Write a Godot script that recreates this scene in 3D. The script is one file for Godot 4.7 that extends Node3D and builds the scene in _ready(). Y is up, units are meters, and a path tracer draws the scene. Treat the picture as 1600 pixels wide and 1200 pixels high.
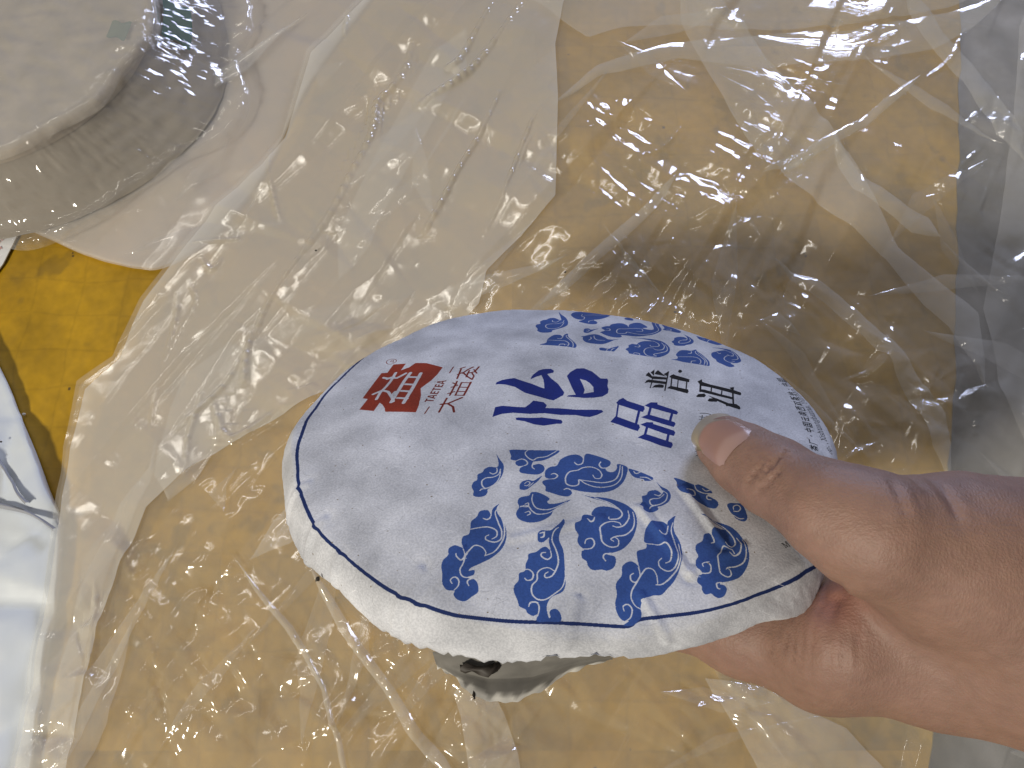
extends Node3D
# A hand holds a small round tea cake, wrapped in printed paper, over clear plastic film that lies on a yellow board.
# Indoors: a warm lamp behind the viewer and a cool window on the far side. Units are metres.

const CAM_H := 0.31861
# the cake: a frame of its own (centre, across, up out of the print, towards the viewer)
const CAKE_AT := Vector3(0.0121, 0.13, -0.07211)
const CAKE_X := Vector3(0.99996, 0.00772, -0.00524)
const CAKE_N := Vector3(-0.00933, 0.82736, -0.56159)
const CAKE_Z := Vector3(0, 0.56162, 0.8274)
const CAKE_R := 0.064
var rim_out := [1.006, 0.978, 0.973, 1.008, 0.991, 0.992, 0.991, 0.996, 0.999, 0.989, 0.999, 0.999, 1.023, 1, 1.005, 1.004, 1.036, 1.031, 1.001, 0.982, 0.985, 0.988, 1.009, 1.004]
var rim_deep := [1, 0.86, 0.58, 1.23, 0.62, 0.51, 0.43, 0.77, 0.97, 0.7, 0.99, 0.99, 1, 1, 1, 1, 1, 1, 1, 1, 1, 1, 1, 1]

# the print on the wrapper, in millimetres on the paper: ink, shape, stroke width, rounded or not, points
var print_marks := [
	"ring line 0.76 1: -53.64 -36.82 -57.63 -25.93 -61.18 -16.32 -61.93 -8.94 -62.6 -4.08 -62.55 1.47 -62.78 7.05 -62.19 13.29 -59.92 22.23 -55.35 32.37 -52 38.4 -46.2 45.04 -40.43 50.29 -32.9 55.57 -24.51 59.59 -19.34 61.03 -12.24 62.18 -5.22 62.74 1.79 63.27 7.63 63.65 9.42 63.37 11.29 62.14 17.36 61.19 23.6 60.04 30.38 57.94 37.5 54.4 43.31 50.13 48.8 46.12 56.48 43.07",
	"red fill 0.00 0: -50.01 -4.11 -48.62 -8.72 -50.08 -9.54 -47.01 -22.12 -45.32 -21.79 -44.35 -26.6 -40.82 -25.98 -41.72 -22.12 -39.62 -23.31 -38.12 -25.55 -35 -24.58 -30.36 -21.04 -31.4 -17.33 -32.81 -14.14 -35.21 -10.68 -34.74 -7.12 -34.86 -2.44 -35.25 0.53 -43.08 -1.34 -43.42 -2.98 -44.26 -4.87 -45.11 -5.96 -45.5 -4.55 -46.12 -2.41",
	"paper line 0.83 0: -40.08 -19.9 -42.17 -17.88 -45.23 -18.55 -46.02 -19.18",
	"paper line 0.81 0: -42.96 -21.02 -43.71 -16.54 -44.56 -13.82 -45.73 -11.07 -46.23 -7.93",
	"paper line 0.80 0: -47.55 -10.77 -45.28 -12.12 -43.68 -10.96 -42.38 -8.34 -41.57 -5.72",
	"paper line 1.00 0: -44.8 -18.16 -43.27 -18.72",
	"paper line 0.96 0: -38.84 -19.82 -39.95 -15.75 -41.15 -9.84 -42.11 -5.42",
	"paper line 0.97 0: -35.96 -18.83 -37.14 -12.16 -38.85 -4.39",
	"paper line 0.82 0: -38.94 -17.51 -36.16 -16.57",
	"paper line 0.81 0: -39.47 -13.76 -36.97 -12.84",
	"paper line 0.80 0: -40.16 -10.52 -37.57 -9.56",
	"paper line 0.79 0: -40.81 -7.16 -38.14 -6.25",
	"paper line 0.79 0: -43.36 -10.41 -42.5 -8.37 -41.7 -10.44",
	"red fill 0.00 0: -43.56 -13.29 -42.78 -16.93 -41.39 -17.15 -41.59 -13.72 -42.59 -9.98",
	"redtext line 0.31 0: -33.03 1.41 -32.16 -1.38",
	"redtext line 0.34 0: -28.28 -17.53 -27.48 -20.76",
	"redtext line 0.21 1: -46.72 -29.15 -46.42 -30.27 -45.42 -30.58 -44.3 -29.94 -43.83 -28.82 -44.12 -27.71 -45.07 -27.16 -46.18 -27.7 -46.72 -29.15",
	"redtext line 0.17 0: -45.66 -28.6 -45.3 -29.7 -44.7 -29.47 -44.64 -28.71 -45.3 -28.77 -44.41 -27.99",
	"redtext line 0.52 0: -28.1 -4.67 -29.59 1.28",
	"redtext line 0.56 0: -29.46 -2.09 -27.7 -2.18 -24.34 -4.51",
	"redtext line 0.59 0: -27.7 -2.18 -26.3 -0.58 -25.94 1.65",
	"redtext line 0.47 0: -26.02 -12.64 -27.46 -5.96",
	"redtext line 0.42 0: -27.3 -9.85 -25.82 -10.56",
	"redtext line 0.41 0: -27.98 -6.9 -26.34 -7.56",
	"redtext line 0.42 0: -27.08 -11.99 -25.97 -11.12",
	"redtext line 0.44 0: -24.8 -11.91 -26.07 -5.78",
	"redtext line 0.54 0: -22.45 -11.72 -23.94 -5.53",
	"redtext line 0.39 0: -24.89 -11.83 -22.53 -11.4",
	"redtext line 0.38 0: -25.31 -9.67 -22.96 -9.16",
	"redtext line 0.38 0: -25.72 -7.57 -23.4 -7.21",
	"redtext line 0.38 0: -26.12 -5.87 -23.82 -5.52",
	"redtext line 0.49 0: -25.37 -19.11 -26.1 -14.08",
	"redtext line 0.44 0: -25.56 -19.5 -24.33 -20.15",
	"redtext line 0.43 0: -26.16 -16.19 -24.95 -17.16",
	"redtext line 0.50 0: -24.88 -16.75 -23.53 -18.58 -22.26 -19.86",
	"redtext line 0.49 0: -24.51 -16.7 -23.34 -14.58 -22.33 -13.26",
	"redtext line 0.43 0: -23.14 -18.02 -23.81 -14.64",
	"redtext line 0.50 0: -23.55 -16.57 -21.78 -17.09 -20.69 -19.77",
	"redtext line 0.43 0: -22.35 -16.41 -21.81 -14.88 -22.21 -13.1",
	"redtext line 0.43 0: -21.96 -18.38 -21.15 -16.27",
	"blue fill 0.00 0: -16.15 -9.96 -15.93 -11.08 -14.55 -12.14 -13.15 -12.61 -11.52 -12.98 -9.66 -11.63 -7.14 -9.94 -5.33 -8.41 -3.99 -7.48 -4 -9.84 -4.08 -11.89 -4.52 -14.14 -5.9 -13.34 -7.37 -12.09 -7.07 -13.38 -6.58 -14.54 -5.11 -16.66 -3.9 -17.36 -1.99 -17.46 -1.21 -16.31 -1.49 -15.35 -3.04 -14.67 -2.19 -12.53 -0.57 -9.77 0.82 -5.59 0.52 -4.33 -1.94 -2 -3.26 -2.51 -5.91 -4.03 -8.81 -5.61 -11.3 -8.53 -13.6 -9.79 -15.22 -10.12",
	"blue fill 0.00 0: 1.95 -13.53 2.89 -15.52 4.67 -17.48 6.59 -17.59 8.57 -15.78 10.39 -12.35 12.14 -12.38 12.16 -10.92 11.77 -8.65 11.87 -6.9 11.53 -5.17 10.04 -3.67 7.97 -3.14 5.5 -3.03 3.73 -3.36 1.39 -3.69 1.76 -4.22 3.58 -4.5 2.87 -7.74",
	"paper fill 0.00 0: 5.12 -12.08 6.58 -11.3 7.51 -9.94 8.17 -8.24 8.15 -5.77 5.53 -5 5.96 -6.76 5.63 -9.49",
	"blue fill 0.00 0: -16.66 4.53 -16.08 0.46 -14.42 -0.05 -10.88 0.61 -8.9 0.8 -7.77 -0.58 -6.85 -2.06 -4.42 -1.31 -3.65 0.04 -4.06 1.24 -0.77 1.45 3.58 2.14 9.28 2.15 9.68 3.01 7.98 4.37 6.18 5.22 4.9 5.03 2.99 4.36 -0.48 4.31 -4.36 3.47 -7.85 3.66 -11.77 3.05 -14.39 3.39 -15.69 4.01",
	"blue fill 0.00 0: -11.17 5.19 -10.47 5.03 -8.31 5.29 -4.85 5.27 -0.58 6.34 -0.23 7.17 -0.55 7.91 -1.72 7.9 -4.74 8.57 -6.86 7.97 -9.19 6.59 -11.02 6.07",
	"blue fill 0.00 0: 13.1 -0.9 13.99 -2.33 15.06 -3.15 15.86 -1.9 19.74 0.41 19.67 1.56 19.07 2.87 17.48 2.19 15.12 0.76 13.53 -0.13",
	"blue fill 0.00 0: 10.88 7.18 12.37 4.78 13.15 5.27 17.53 8.2 17.46 9.38 16.81 10.64 15.28 9.88 12.63 8.13",
	"blue line 0.39 0: 13.55 -0.29 12.54 5.13",
	"blue line 0.59 0: 18.34 2 16.73 8.03",
	"blue fill 0.00 0: 19.87 0.03 21.58 -1.47 23.17 -1.5 23.15 -0.57 27.24 1.79 27.55 2.5 27.04 3.51 24.98 2.72 20.83 0.75",
	"blue fill 0.00 0: 18.35 5.1 20.2 3.78 26.01 6.63 26.14 7.33 25.47 8.64 23.35 7.69 20.67 6.29",
	"blue line 0.60 0: 21.3 0.48 20.23 4.14",
	"blue line 0.59 0: 26.02 3.01 24.83 6.73",
	"blue fill 0.00 0: 17.79 8.06 19.33 7.07 20.82 7 20.88 7.69 25.28 10.03 25.47 10.82 24.94 12.07 22.8 11.29 19.05 9.04",
	"blue fill 0.00 0: 16.5 13.06 18.38 11.59 24.1 14.54 24.14 15.5 23.56 16.67 21.31 15.82 18.75 14.22",
	"blue line 0.58 0: 19.25 8.83 18.32 12.06",
	"blue line 0.57 0: 23.85 11.29 22.92 14.62",
	"black fill 0.00 0: 21.3 -10.49 21.98 -11.92 22.6 -12.45 25.26 -12.04 27.05 -11.67 26.83 -10.35 23.98 -10.8 22.28 -11",
	"black fill 0.00 0: 22.54 -14.3 24.3 -14.33 27.44 -14.05 27.23 -12.78 23.64 -12.85",
	"black line 0.34 0: 28.49 -17.26 25.91 -7.21",
	"black line 0.25 0: 23.85 -13.98 23.17 -10.86 22.42 -8.27",
	"black fill 0.00 0: 22.15 -14.18 22.45 -15.2 23.24 -16.41 23.79 -14.33",
	"black fill 0.00 0: 23.66 -16.22 24.99 -18 24.29 -14.55",
	"black fill 0.00 0: 24.57 -15.4 25.17 -16.84 25.82 -17.72 26.41 -16.52 27.4 -14.49 26.16 -14.98",
	"black fill 0.00 0: 26.93 -15.67 28.62 -17.51 27.81 -14.54",
	"black fill 0.00 0: 22.88 -8.43 23.83 -9.76 24.97 -10.21 26.02 -10.05 26.03 -9.28 25.67 -8.51 24.28 -8.55",
	"black fill 0.00 0: 28.24 -14.46 28.89 -15.46 29.66 -16.07 29.91 -15.6 32.26 -14.45 33.36 -13.86 32.94 -12.24 31.06 -12.75 28.8 -13.63",
	"black fill 0.00 0: 26.58 -8.43 27.81 -9.74 30.37 -8.95 32.01 -8.46 31.92 -7.42 31.42 -6.45 29.63 -7.2 27.65 -8.13",
	"black line 0.32 0: 28.77 -13.85 27.86 -9.62",
	"black line 0.25 0: 30.3 -13.17 29.42 -9.17",
	"black line 0.31 0: 32.5 -12.82 31.44 -8.38",
	"black fill 0.00 0: 35.27 -13.07 36.7 -14.46 36.53 -13.08 38.43 -12.12 43.23 -10.78 44.28 -10.51 45.82 -9.7 45.69 -8.82 45.25 -8.12 43.81 -8.57 38.09 -10.53 35.77 -10.96",
	"black fill 0.00 0: 35.14 -9.15 36.27 -9.13 39.66 -7.68 42.93 -6.72 42.74 -5.47 39.37 -6.39 35.33 -7.72 34.79 -7.76",
	"black line 0.47 0: 35.84 -11.84 34.92 -7.86",
	"black line 0.31 0: 38.32 -10.36 37.76 -8.14",
	"black line 0.31 0: 40.8 -9.37 40.29 -7.6",
	"black line 0.43 0: 44.05 -11.41 42.36 -3.6",
	"black fill 0.00 0: 43.31 -11.58 44.58 -12.2 44.24 -10.8 43.45 -10.74",
	"black fill 0.00 0: 33.4 -5.39 34.24 -6.61 35.85 -7.11 36.05 -6.21 35.48 -5.31 33.61 -5.02",
	"black fill 0.00 0: 35.9 -3.59 36.57 -4.89 37.81 -5.18 38.62 -4.45 38.22 -3.59 36.58 -3.39",
	"black fill 0.00 0: 36.52 -6.36 39.04 -4.92 41.1 -3.55 43.04 -3.55 43.77 -2.54 43.68 -1.57 43.31 -1.11 40.78 -2.13 40.2 -1.94 40.24 -2.6 38.42 -4.02",
	"black line 0.24 1: 32.92 2.21 34.6 2.13 36.11 2.82",
	"black line 0.18 0: 32.52 3.76 34.22 3.97",
	"black line 0.18 0: 33.27 3.06 32.48 6.04",
	"black line 0.18 0: 32.15 4.91 33.52 4.94",
	"black line 0.18 0: 33.74 3.8 34.46 4.82",
	"black line 0.18 0: 34.39 3.16 33.37 5.17",
	"black line 0.17 0: 31.45 7.71 31.97 7.64",
	"black line 0.19 0: 29.01 17.33 29.67 17.12 29.14 17.92 29.84 17.78",
	"black line 0.19 0: 28.87 18.82 30.06 18.12",
	"black line 0.19 0: 29.5 19.05 30.03 19.3",
	"spot fill 0.00 0: 31.1 -17.88 31.61 -18.82 32.17 -18.78 32.24 -17.98 31.75 -17.13 31.17 -17.04",
	"cloud fill 0.00 1: -15.48 18.77 -14.79 20.45 -13.97 22.12 -13.85 23.81 -14.28 26.11 -15.46 28.28 -17.12 29.88 -17.21 30.82 -17.75 31.86 -19.09 32.1 -20.18 31.55 -20.16 30.28 -20.62 28.9 -20.26 27.46 -19.52 26.92 -19.47 25.26 -18.45 24.56 -18.03 23.56 -16.93 22.85 -15.53 23.1 -15.01 22.43 -15.14 20.54",
	"paper line 0.30 1: -15.35 23.31 -15.33 24.66 -16.19 25.23 -16.89 24.67",
	"paper line 0.30 1: -14.55 23.78 -14.94 25.4 -16.17 26.25 -17.61 26.4 -18.48 27.34 -18.34 28.83 -17.47 29.61 -15.79 28.5 -14.79 26.58 -14.54 24.3",
	"paper line 0.30 1: -17.47 29.7 -18.48 29.78 -18.8 30.24",
	"cloud fill 0.00 1: -12.33 17.35 -8.83 17.61 -5.28 17.79 -1.55 17.98 -2.69 19.64 -5.03 21.24 -7.32 21.71 -7.52 22.78 -6.12 22.44 -5.1 23.37 -5.22 24.94 -6.56 25.93 -8.96 25.59 -10.32 25.03 -10.31 23.72 -9.43 22.97 -10.65 23.03 -11.34 22.09 -11.17 21.29 -12.32 20.7 -12.22 19.6 -12.47 18.47",
	"paper line 0.31 1: -8.48 17.62 -9.13 18.63 -8.69 20.03 -7.49 21.16 -6.41 20.37 -4.28 19.89 -2.08 17.97",
	"paper line 0.31 1: -11.17 21.29 -9.93 20.69 -8.89 21.38 -8.73 22.46 -9.43 22.97",
	"paper line 0.31 1: -7.32 21.71 -7.7 23.29 -7.2 24.1",
	"cloud fill 0.00 1: -5.02 25.97 -4.8 24.69 -3.72 23.57 -2.32 23.18 -1.35 21.04 0.66 19.69 2.43 19.53 3.42 20.53 3.58 22.16 3.77 20.53 4.4 19.15 6.3 19.71 9.29 21.58 9.13 23.19 8.19 23.99 8.44 25.03 9.62 25.27 10.59 24.21 10.93 22.62 12.91 23.63 12.44 26.22 11.31 28.74 9.06 30.96 5.97 31.81 2.65 31.48 0.35 30.85 0.46 31.95 -0.43 32.87 -2.08 32.61 -4.04 31.63 -5.02 31.14 -4.98 29.94 -5.62 28.7 -5.42 27.98 -4.22 27.5 -4.88 26.99",
	"paper line 0.33 1: 3.7 20.53 3.29 22.43 2.21 22.96 1.56 22.16",
	"paper line 0.33 1: 9.08 23.71 7.5 24 6.9 22.96 7.34 21.87",
	"paper line 0.32 1: 5.24 26.33 5.66 27.34 6.69 27.33 7.14 26.07 6.59 24.53 4.93 23.66 3.17 24.02 2.09 24.79 0.33 25.3 -0.62 27.07 -0.56 29.06 0.75 29.8 1.96 29.32 2.22 27.85 3.5 29.08 5.44 30.05 7.8 30.02 9.93 29.02 11.36 26.75 11.89 23.4",
	"paper line 0.32 1: 2.22 27.85 4.57 28.34 7.25 28.71 9.71 27.79 10.88 25.76 11.43 23.14",
	"paper line 0.33 1: -4.22 27.5 -3.02 27.39 -2.3 26.54 -2.95 25.77 -3.64 26.01",
	"paper line 0.32 1: -1.16 30.84 -0.47 30.51 0.35 31",
	"cloud fill 0.00 1: -10.44 30.24 -10.36 28.79 -9.67 27.83 -8.47 27.53 -7.56 27.91 -6.59 27.19 -5.61 26.41 -6.61 28.09 -7.83 29.37 -8.86 30.44 -9.71 30.6",
	"paper line 0.24 1: -9.41 28.68 -8.72 28.01 -8.25 28.52 -8.84 29.34 -9.41 29.17",
	"paper line 0.24 1: -8.51 29.59 -7.47 28.4",
	"cloud fill 0.00 1: -11.16 36.85 -10.59 35.54 -10.91 34.19 -10.4 32.83 -8.56 32.34 -8.04 31.42 -6.71 31.47 -5.07 32.54 -4.27 33.49 -4.8 34.3 -4.16 34.95 -2.18 34.67 0.01 33.89 -1.54 35.14 -3.4 36.44 -4.29 38.17 -6.27 39.52 -8.54 39.83 -10.46 39.04 -11.17 37.93",
	"paper line 0.29 1: -7.72 32 -7.93 33.85 -7.15 35.9 -5.2 36.53 -3.22 36 -0.85 34.46",
	"paper line 0.29 1: -9.36 34.8 -8.7 34.5 -8.85 35.52 -10.26 35.34",
	"paper line 0.29 1: -10.42 35.55 -9.43 35.15 -8.62 35.53 -7.99 36.75 -6.87 37.66 -4.91 37.5 -3.58 36.74",
	"paper line 0.29 1: -9.4 37.14 -8.64 36.86 -8.33 37.48 -8.99 37.9",
	"cloud fill 0.00 1: 2.43 32.32 4.21 33.02 7.5 33.32 10.68 34.63 12.63 36.36 13.17 38.73 12.67 41.67 11.39 44.52 9.44 46.7 7.16 47.69 6.36 47.9 6.5 48.08 7.71 48.44 7.91 49.55 7.32 51.02 6.04 51.69 4.98 51.48 3.29 51.59 2.44 50.69 2.21 49.59 1.43 48.85 1.43 47.34 1.92 46.96 1.06 45.8 0.76 44.62 1.07 43.23 0.52 41.81 0.59 40.57 1.77 39.74 2.19 38.25 3.18 37.95 4.44 38.46 4.01 37.82 4.94 36.28 6.63 35.73 8.88 36.14 10.42 37.08 7.71 34.68 4.83 33.57",
	"paper line 0.33 1: 5.01 33.35 8.04 34.68 9.84 36.44 10.27 37.95 9.25 39.05 7.63 39.08 7.52 38.52",
	"paper line 0.33 1: 11.6 36.83 11.55 38.78 10.37 40.7 9.03 41.27 8.1 40.95",
	"paper line 0.32 1: 12.55 37.03 12.63 39.17 12.05 41.48 10.43 43.15 8.48 43.59 7.4 44.29 7.89 44.79",
	"paper line 0.33 1: 9.73 40.71 9.47 40.1 7.89 39.7 6.39 40.35 5.5 41.4 5.5 43.23 5.67 45.01 6.98 46.17 8.57 45.96 8.86 44.58 8.3 43.8",
	"paper line 0.33 1: 3.09 39.32 3.67 40.08 4.35 39.74 4.57 38.88",
	"paper line 0.32 1: 2.19 45.42 2.56 44.44 3.68 44.24 4.07 45.42 3.35 46.58 1.78 46.77",
	"paper line 0.32 1: 7.16 47.69 5.9 47.9 5.52 48.65 5.91 49.51",
	"cloud fill 0.00 1: -14.71 34.44 -15.2 35.53 -15.02 37.09 -13.86 39.3 -13.21 41.82 -13.36 44.23 -14.3 46.52 -16.16 48.31 -18.32 49.48 -20.01 50.29 -20.45 50.98 -19.37 50.88 -19.5 51.94 -20.41 52.25 -20.71 52.58 -19.48 52.84 -18.69 53.95 -18.57 55.7 -19.7 56.65 -21.04 57.58 -22.41 57.14 -23.21 56.06 -23.08 55.21 -24.47 54.92 -25.45 53.44 -25.54 51.66 -25.87 49.46 -25.57 48 -24.68 46.94 -24.6 45.42 -23.2 44.68 -21.72 45.85 -22.11 44.06 -21.84 42.69 -20.74 42.17 -20.47 40.55 -20.37 38.88 -19.26 37.68 -18.64 36.2 -17 36.09 -16.32 37.44 -16.02 35.71",
	"paper line 0.33 1: -15.19 35.98 -15.51 37.06 -14.83 39.66 -14.17 41.78 -14.32 43.78 -15.58 44.5 -17.18 43.82 -17.35 43.01 -16.72 42.64",
	"paper line 0.33 1: -14.82 36.66 -13.86 39.51 -13.56 42.22 -14.15 44.58 -15.55 46.83 -17.42 47.67",
	"paper line 0.33 1: -20.46 40.96 -18.85 40.66 -16.91 40.59 -15.29 41.51 -15.12 42.94 -16.07 43.68",
	"paper line 0.34 1: -16.32 37.44 -16.63 38.29 -17.28 38.58 -17.94 38.2",
	"paper line 0.32 1: -17.36 47.67 -17.28 46.73 -18.09 45.52 -19.37 45.05 -20.3 45.76 -21.2 47.23 -21.6 49.07 -22.17 50.49 -21.81 51.96 -20.72 52.47 -19.5 52.12",
	"paper line 0.32 1: -21.71 46.04 -21.35 47.22 -21.94 48.29 -22.9 47.84 -23.09 47.08",
	"paper line 0.31 1: -23.6 53.6 -23.95 52.69 -23.2 52.14 -22.4 52.81 -22.36 54.05 -23.09 55.03",
	"paper line 0.32 1: -20.36 54.26 -20.69 53.46 -20.25 52.86 -19.48 52.77",
	"cloud fill 0.00 1: -1.64 39.07 -1.56 40.55 -2.55 42.59 -2.8 44.58 -2.13 46.92 -2.03 49.93 -2.09 52.46 -2.04 54.58 -2.73 56.31 -4.71 57.3 -5.6 58.65 -5.77 59.99 -5.48 61.67 -5.18 61.52 -5.28 60.51 -4.82 59.95 -3.93 59.97 -3.24 61.07 -3.4 62.57 -5.51 62.54 -7.7 62.42 -7.51 60.94 -8.4 61.24 -9.41 60.53 -9.69 59.85 -10.87 59.13 -11.14 57.94 -11.81 56.04 -11.7 54.66 -10.93 53.64 -10.76 52.05 -9.68 51.55 -9.51 50.1 -9.02 48.83 -8.84 47.71 -7.43 47.27 -6.48 46.45 -5.52 46.09 -4.62 46.88 -4.86 44.93 -4.75 43.75 -5.47 44.53 -6.12 44.98 -6.9 44.68 -7.01 43.09 -6.35 42.3 -5.08 42.33 -3.95 41.95 -2.6 40.32",
	"paper line 0.32 1: -2.82 41.56 -3.82 42.56 -4.21 44.56 -3.52 46.91 -3.16 49.17 -3.54 51 -4.54 52.77 -5.76 53.09 -5.89 52.38 -5.26 51.86",
	"paper line 0.32 1: -4.62 47.07 -4.52 48.4 -5.32 49.05 -6.38 48.35 -6.35 47.6 -5.57 47.43",
	"paper line 0.31 1: -4.04 51.71 -5.08 50.96 -6.31 51.11 -7.25 51.99 -7.44 53.58 -8.38 54.78 -8.42 56.51 -7.41 57.74 -5.92 57.79 -4.39 56.8 -2.68 55.27 -1.96 52.81",
	"paper line 0.32 1: -10.6 51.51 -9.06 51.21 -8.11 52.14 -8.35 53.38 -9.26 53.63 -9.71 53.16",
	"paper line 0.31 1: -9.09 59.21 -8.77 58.37 -7.58 58.41 -7.17 59.61 -7.52 61.27",
	"paper line 0.33 1: -6.53 42.9 -5.73 42.72 -5.82 43.53 -6.4 43.71",
	"cloud fill 0.00 1: 21.15 37.72 20.65 39.24 20.28 41.75 21.08 44.51 21.15 47.21 20.44 49.86 18.9 53.21 17.09 55.41 15.72 56.78 14.19 56.89 12.58 57.8 11.7 59.19 11.65 61.39 10.81 62.58 9.71 63.43 8.09 63.45 9.2 62.43 8.02 62.38 7.11 60.77 6.97 58.74 7.4 57.02 7.46 54.58 8.68 52.8 9.05 50.63 10.7 49.5 11.99 50.38 12.32 51.64 12.07 48.35 12.38 47.02 14.02 46.39 14.32 45.22 13.91 44.64 14.34 42.43 15.03 40.76 16.67 39.36 18.28 39.45 19.15 40.16 19.44 39.31",
	"paper line 0.31 1: 20.36 39.68 19.73 41.78 20.06 44.95 20.24 48.01 19.29 50.29 17.89 51.45 16.43 50.78 16.12 49.51 16.87 48.55",
	"paper line 0.31 1: 20.7 44.92 20.71 47.99 19.71 50.63 18.02 52.88 16.3 54.38 15.05 54.6",
	"paper line 0.31 1: 14.32 45.22 16.52 45.32 18.14 45.06 18.98 46.94 18.55 48.85 17.51 49.63",
	"paper line 0.32 1: 19.26 40.57 18.66 42.45 17.8 42.89 17.27 42.1",
	"paper line 0.31 1: 15.38 54.41 15.43 52.62 14.83 51.2 13.61 51.06 12.55 52.35 11.44 54.16 10.36 55.94 10.05 57.67 10.65 59.21 11.64 59.87",
	"paper line 0.31 1: 12.09 50.92 12.2 52.72 11.29 54.17 10.41 53.83 10.36 52.76 11.03 52.21",
	"paper line 0.30 1: 8.47 60.42 8.4 59.41 9.33 59.05 9.98 60.06 9.55 61.76 8.44 62.61",
	"paper line 0.31 1: 12.72 57.97 11.95 58.15 12.05 58.67",
	"cloud fill 0.00 1: 26.53 37.13 28.06 37.87 30.21 38.73 32.62 39.96 34.12 42.24 34.79 44.54 34.5 47.29 33.28 50.09 31.68 52.1 29.6 53.07 27.94 53.46 27.56 53.85 28.47 54.15 28.73 55.04 28.16 56.33 27.11 57.02 26.2 56.78 25.5 56.11 24.38 56.34 23.87 55.48 23.86 54.41 23.23 53.37 23.56 52.08 24.44 51.48 23.52 50.25 23.62 48.56 24.26 47.58 23.93 46.27 24.28 44.89 25.69 43.8 26.3 42.16 27.38 41.58 27.91 42.23 28.14 40.99 29.25 40.28 30.87 40.46 31.69 41.28 29.75 39.4 28.27 38.48",
	"paper line 0.31 1: 28.65 38.24 30.93 40.12 32.28 42.44 32.29 44.03 31.35 44.71 30.34 44.02",
	"paper line 0.31 1: 32.95 42.37 33.45 43.91 32.9 45.92 31.58 46.9 30.72 46.33",
	"paper line 0.31 1: 34.04 42.66 34.29 45.38 33.28 48.19 31.46 49.51 29.8 49.83 29.41 50.24",
	"paper line 0.31 1: 31.67 46.43 30.94 45.14 29.72 44.74 28.95 46.29 28.1 47.5 28.04 49.77 28.12 51.25 29.27 52.1 30.14 51.67 30.16 50.56 29.62 49.96",
	"paper line 0.32 1: 27.4 44.15 28.15 43.61 27.91 42.23",
	"paper line 0.31 1: 24.8 50.17 24.75 49.43 25.6 49.12 26.36 49.89 25.9 51.21 23.96 51.51",
	"paper line 0.31 1: 27.94 53.46 26.95 53.7 26.95 54.78 27.4 54.94",
	"cloud fill 0.00 1: 18.61 28.07 19.38 29.39 20.74 30.51 21.07 32.14 20.42 33.78 18.9 35.09 17.85 35.49 17.92 36.16 17 36.86 15.34 37.02 14.75 36.51 14.86 35.62 14.21 34.98 14.89 34.05 14.96 32.67 15.96 32.17 16.61 31.06 18.18 30.65 19.24 31.54 19.64 31.06 19.17 29.65",
	"paper line 0.29 1: 19.24 31.54 18.63 32.28 17.67 31.96",
	"paper line 0.28 1: 19.68 30.81 20.39 31.71 19.78 33.59 18.28 34.8 16.74 35.1 16.39 33.99 16.99 33.28 18.53 32.97 19.71 31.75",
	"paper line 0.28 1: 17.56 35.15 16.53 35.46 16.13 36.01",
	"cloud fill 0.00 1: 22.6 26.65 24.18 27.15 26.7 28.51 27.77 28.33 29.9 29.82 30.07 30.75 28.98 31.08 29.66 31.95 30.7 32.76 30.82 33.88 29.93 35 28.61 34.85 27.43 33.96 26.36 33.37 25.49 32.53 25.44 31.85 24.45 31.68 23.27 30.59 22.88 29.19 23.01 27.97",
	"paper line 0.29 1: 24.69 30.26 25.29 29.73 26.24 30.14 26.38 31.3 25.61 31.83",
	"paper line 0.29 1: 26.7 28.51 26.94 30.08 28.33 30.9 29.89 30.76",
	"paper line 0.29 1: 28.25 29.49 28.8 30.16 29.73 29.83",
	"paper line 0.28 1: 29.53 32.64 28.71 32.49 28.89 31.55 29.69 31.85",
	"cloud fill 0.00 1: 32.68 33.91 33.34 33.17 34.74 33.02 36.05 33.31 36.45 36.14 35.98 37.49 35.05 37.93 33.83 37.3 33.51 36.47 33 35.65",
	"paper line 0.28 1: 33.83 34.9 34.02 34 34.97 33.57 35.43 34.28 34.78 35.24 33.74 35.36",
	"paper line 0.27 1: 33.51 36.47 34.52 37.23 35.56 37.11",
	"cloud fill 0.00 1: 13.2 24.15 15.51 25.1 18.04 26.77 17.39 27.79 16.18 27.85 15.9 27.36 14.25 26.92 13.5 25.94",
	"paper line 0.30 1: 14.15 24.9 14.57 25.64 15.49 25.2",
	"paper line 0.30 1: 15.3 26.74 16.66 26.82 17.59 27.53",
	"cloud fill 0.00 1: 2.31 -61.42 2.99 -58.24 4.01 -54.89 4.46 -50.57 4.01 -47.06 2.48 -44.88 0.32 -43.17 -0.51 -42.49 -0.91 -41.21 -2.52 -40.76 -4.1 -41.22 -4.86 -42.73 -4.71 -44.07 -5.23 -46.23 -4.84 -48.07 -3.76 -48.78 -3.82 -50.78 -2.82 -52.36 -1.85 -52.75 -0.84 -54.18 0.61 -54.4 1.84 -52.6 2.54 -52.2 2.49 -55.78",
	"paper line 0.26 1: 2.18 -52.2 1.12 -50.14 -0.04 -50.55 -0.1 -51.82",
	"paper line 0.26 1: 3.35 -51.78 2.76 -49.74 1.04 -48.55 -0.84 -48.37 -2.05 -47.54 -2.3 -45.71 -1.47 -44.25 0.37 -44.19 2.08 -45.94 3.23 -49.75",
	"cloud fill 0.00 1: 6 -59.28 7.76 -62.86 11.88 -63.44 18.08 -61.9 16.98 -57.69 14.35 -54.21 12.27 -52.89 13.14 -50.83 12.58 -48.73 10.44 -48.53 8 -50.32 7.85 -51.53 8.88 -52.49 7.06 -53.65 6.05 -56.43",
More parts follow.
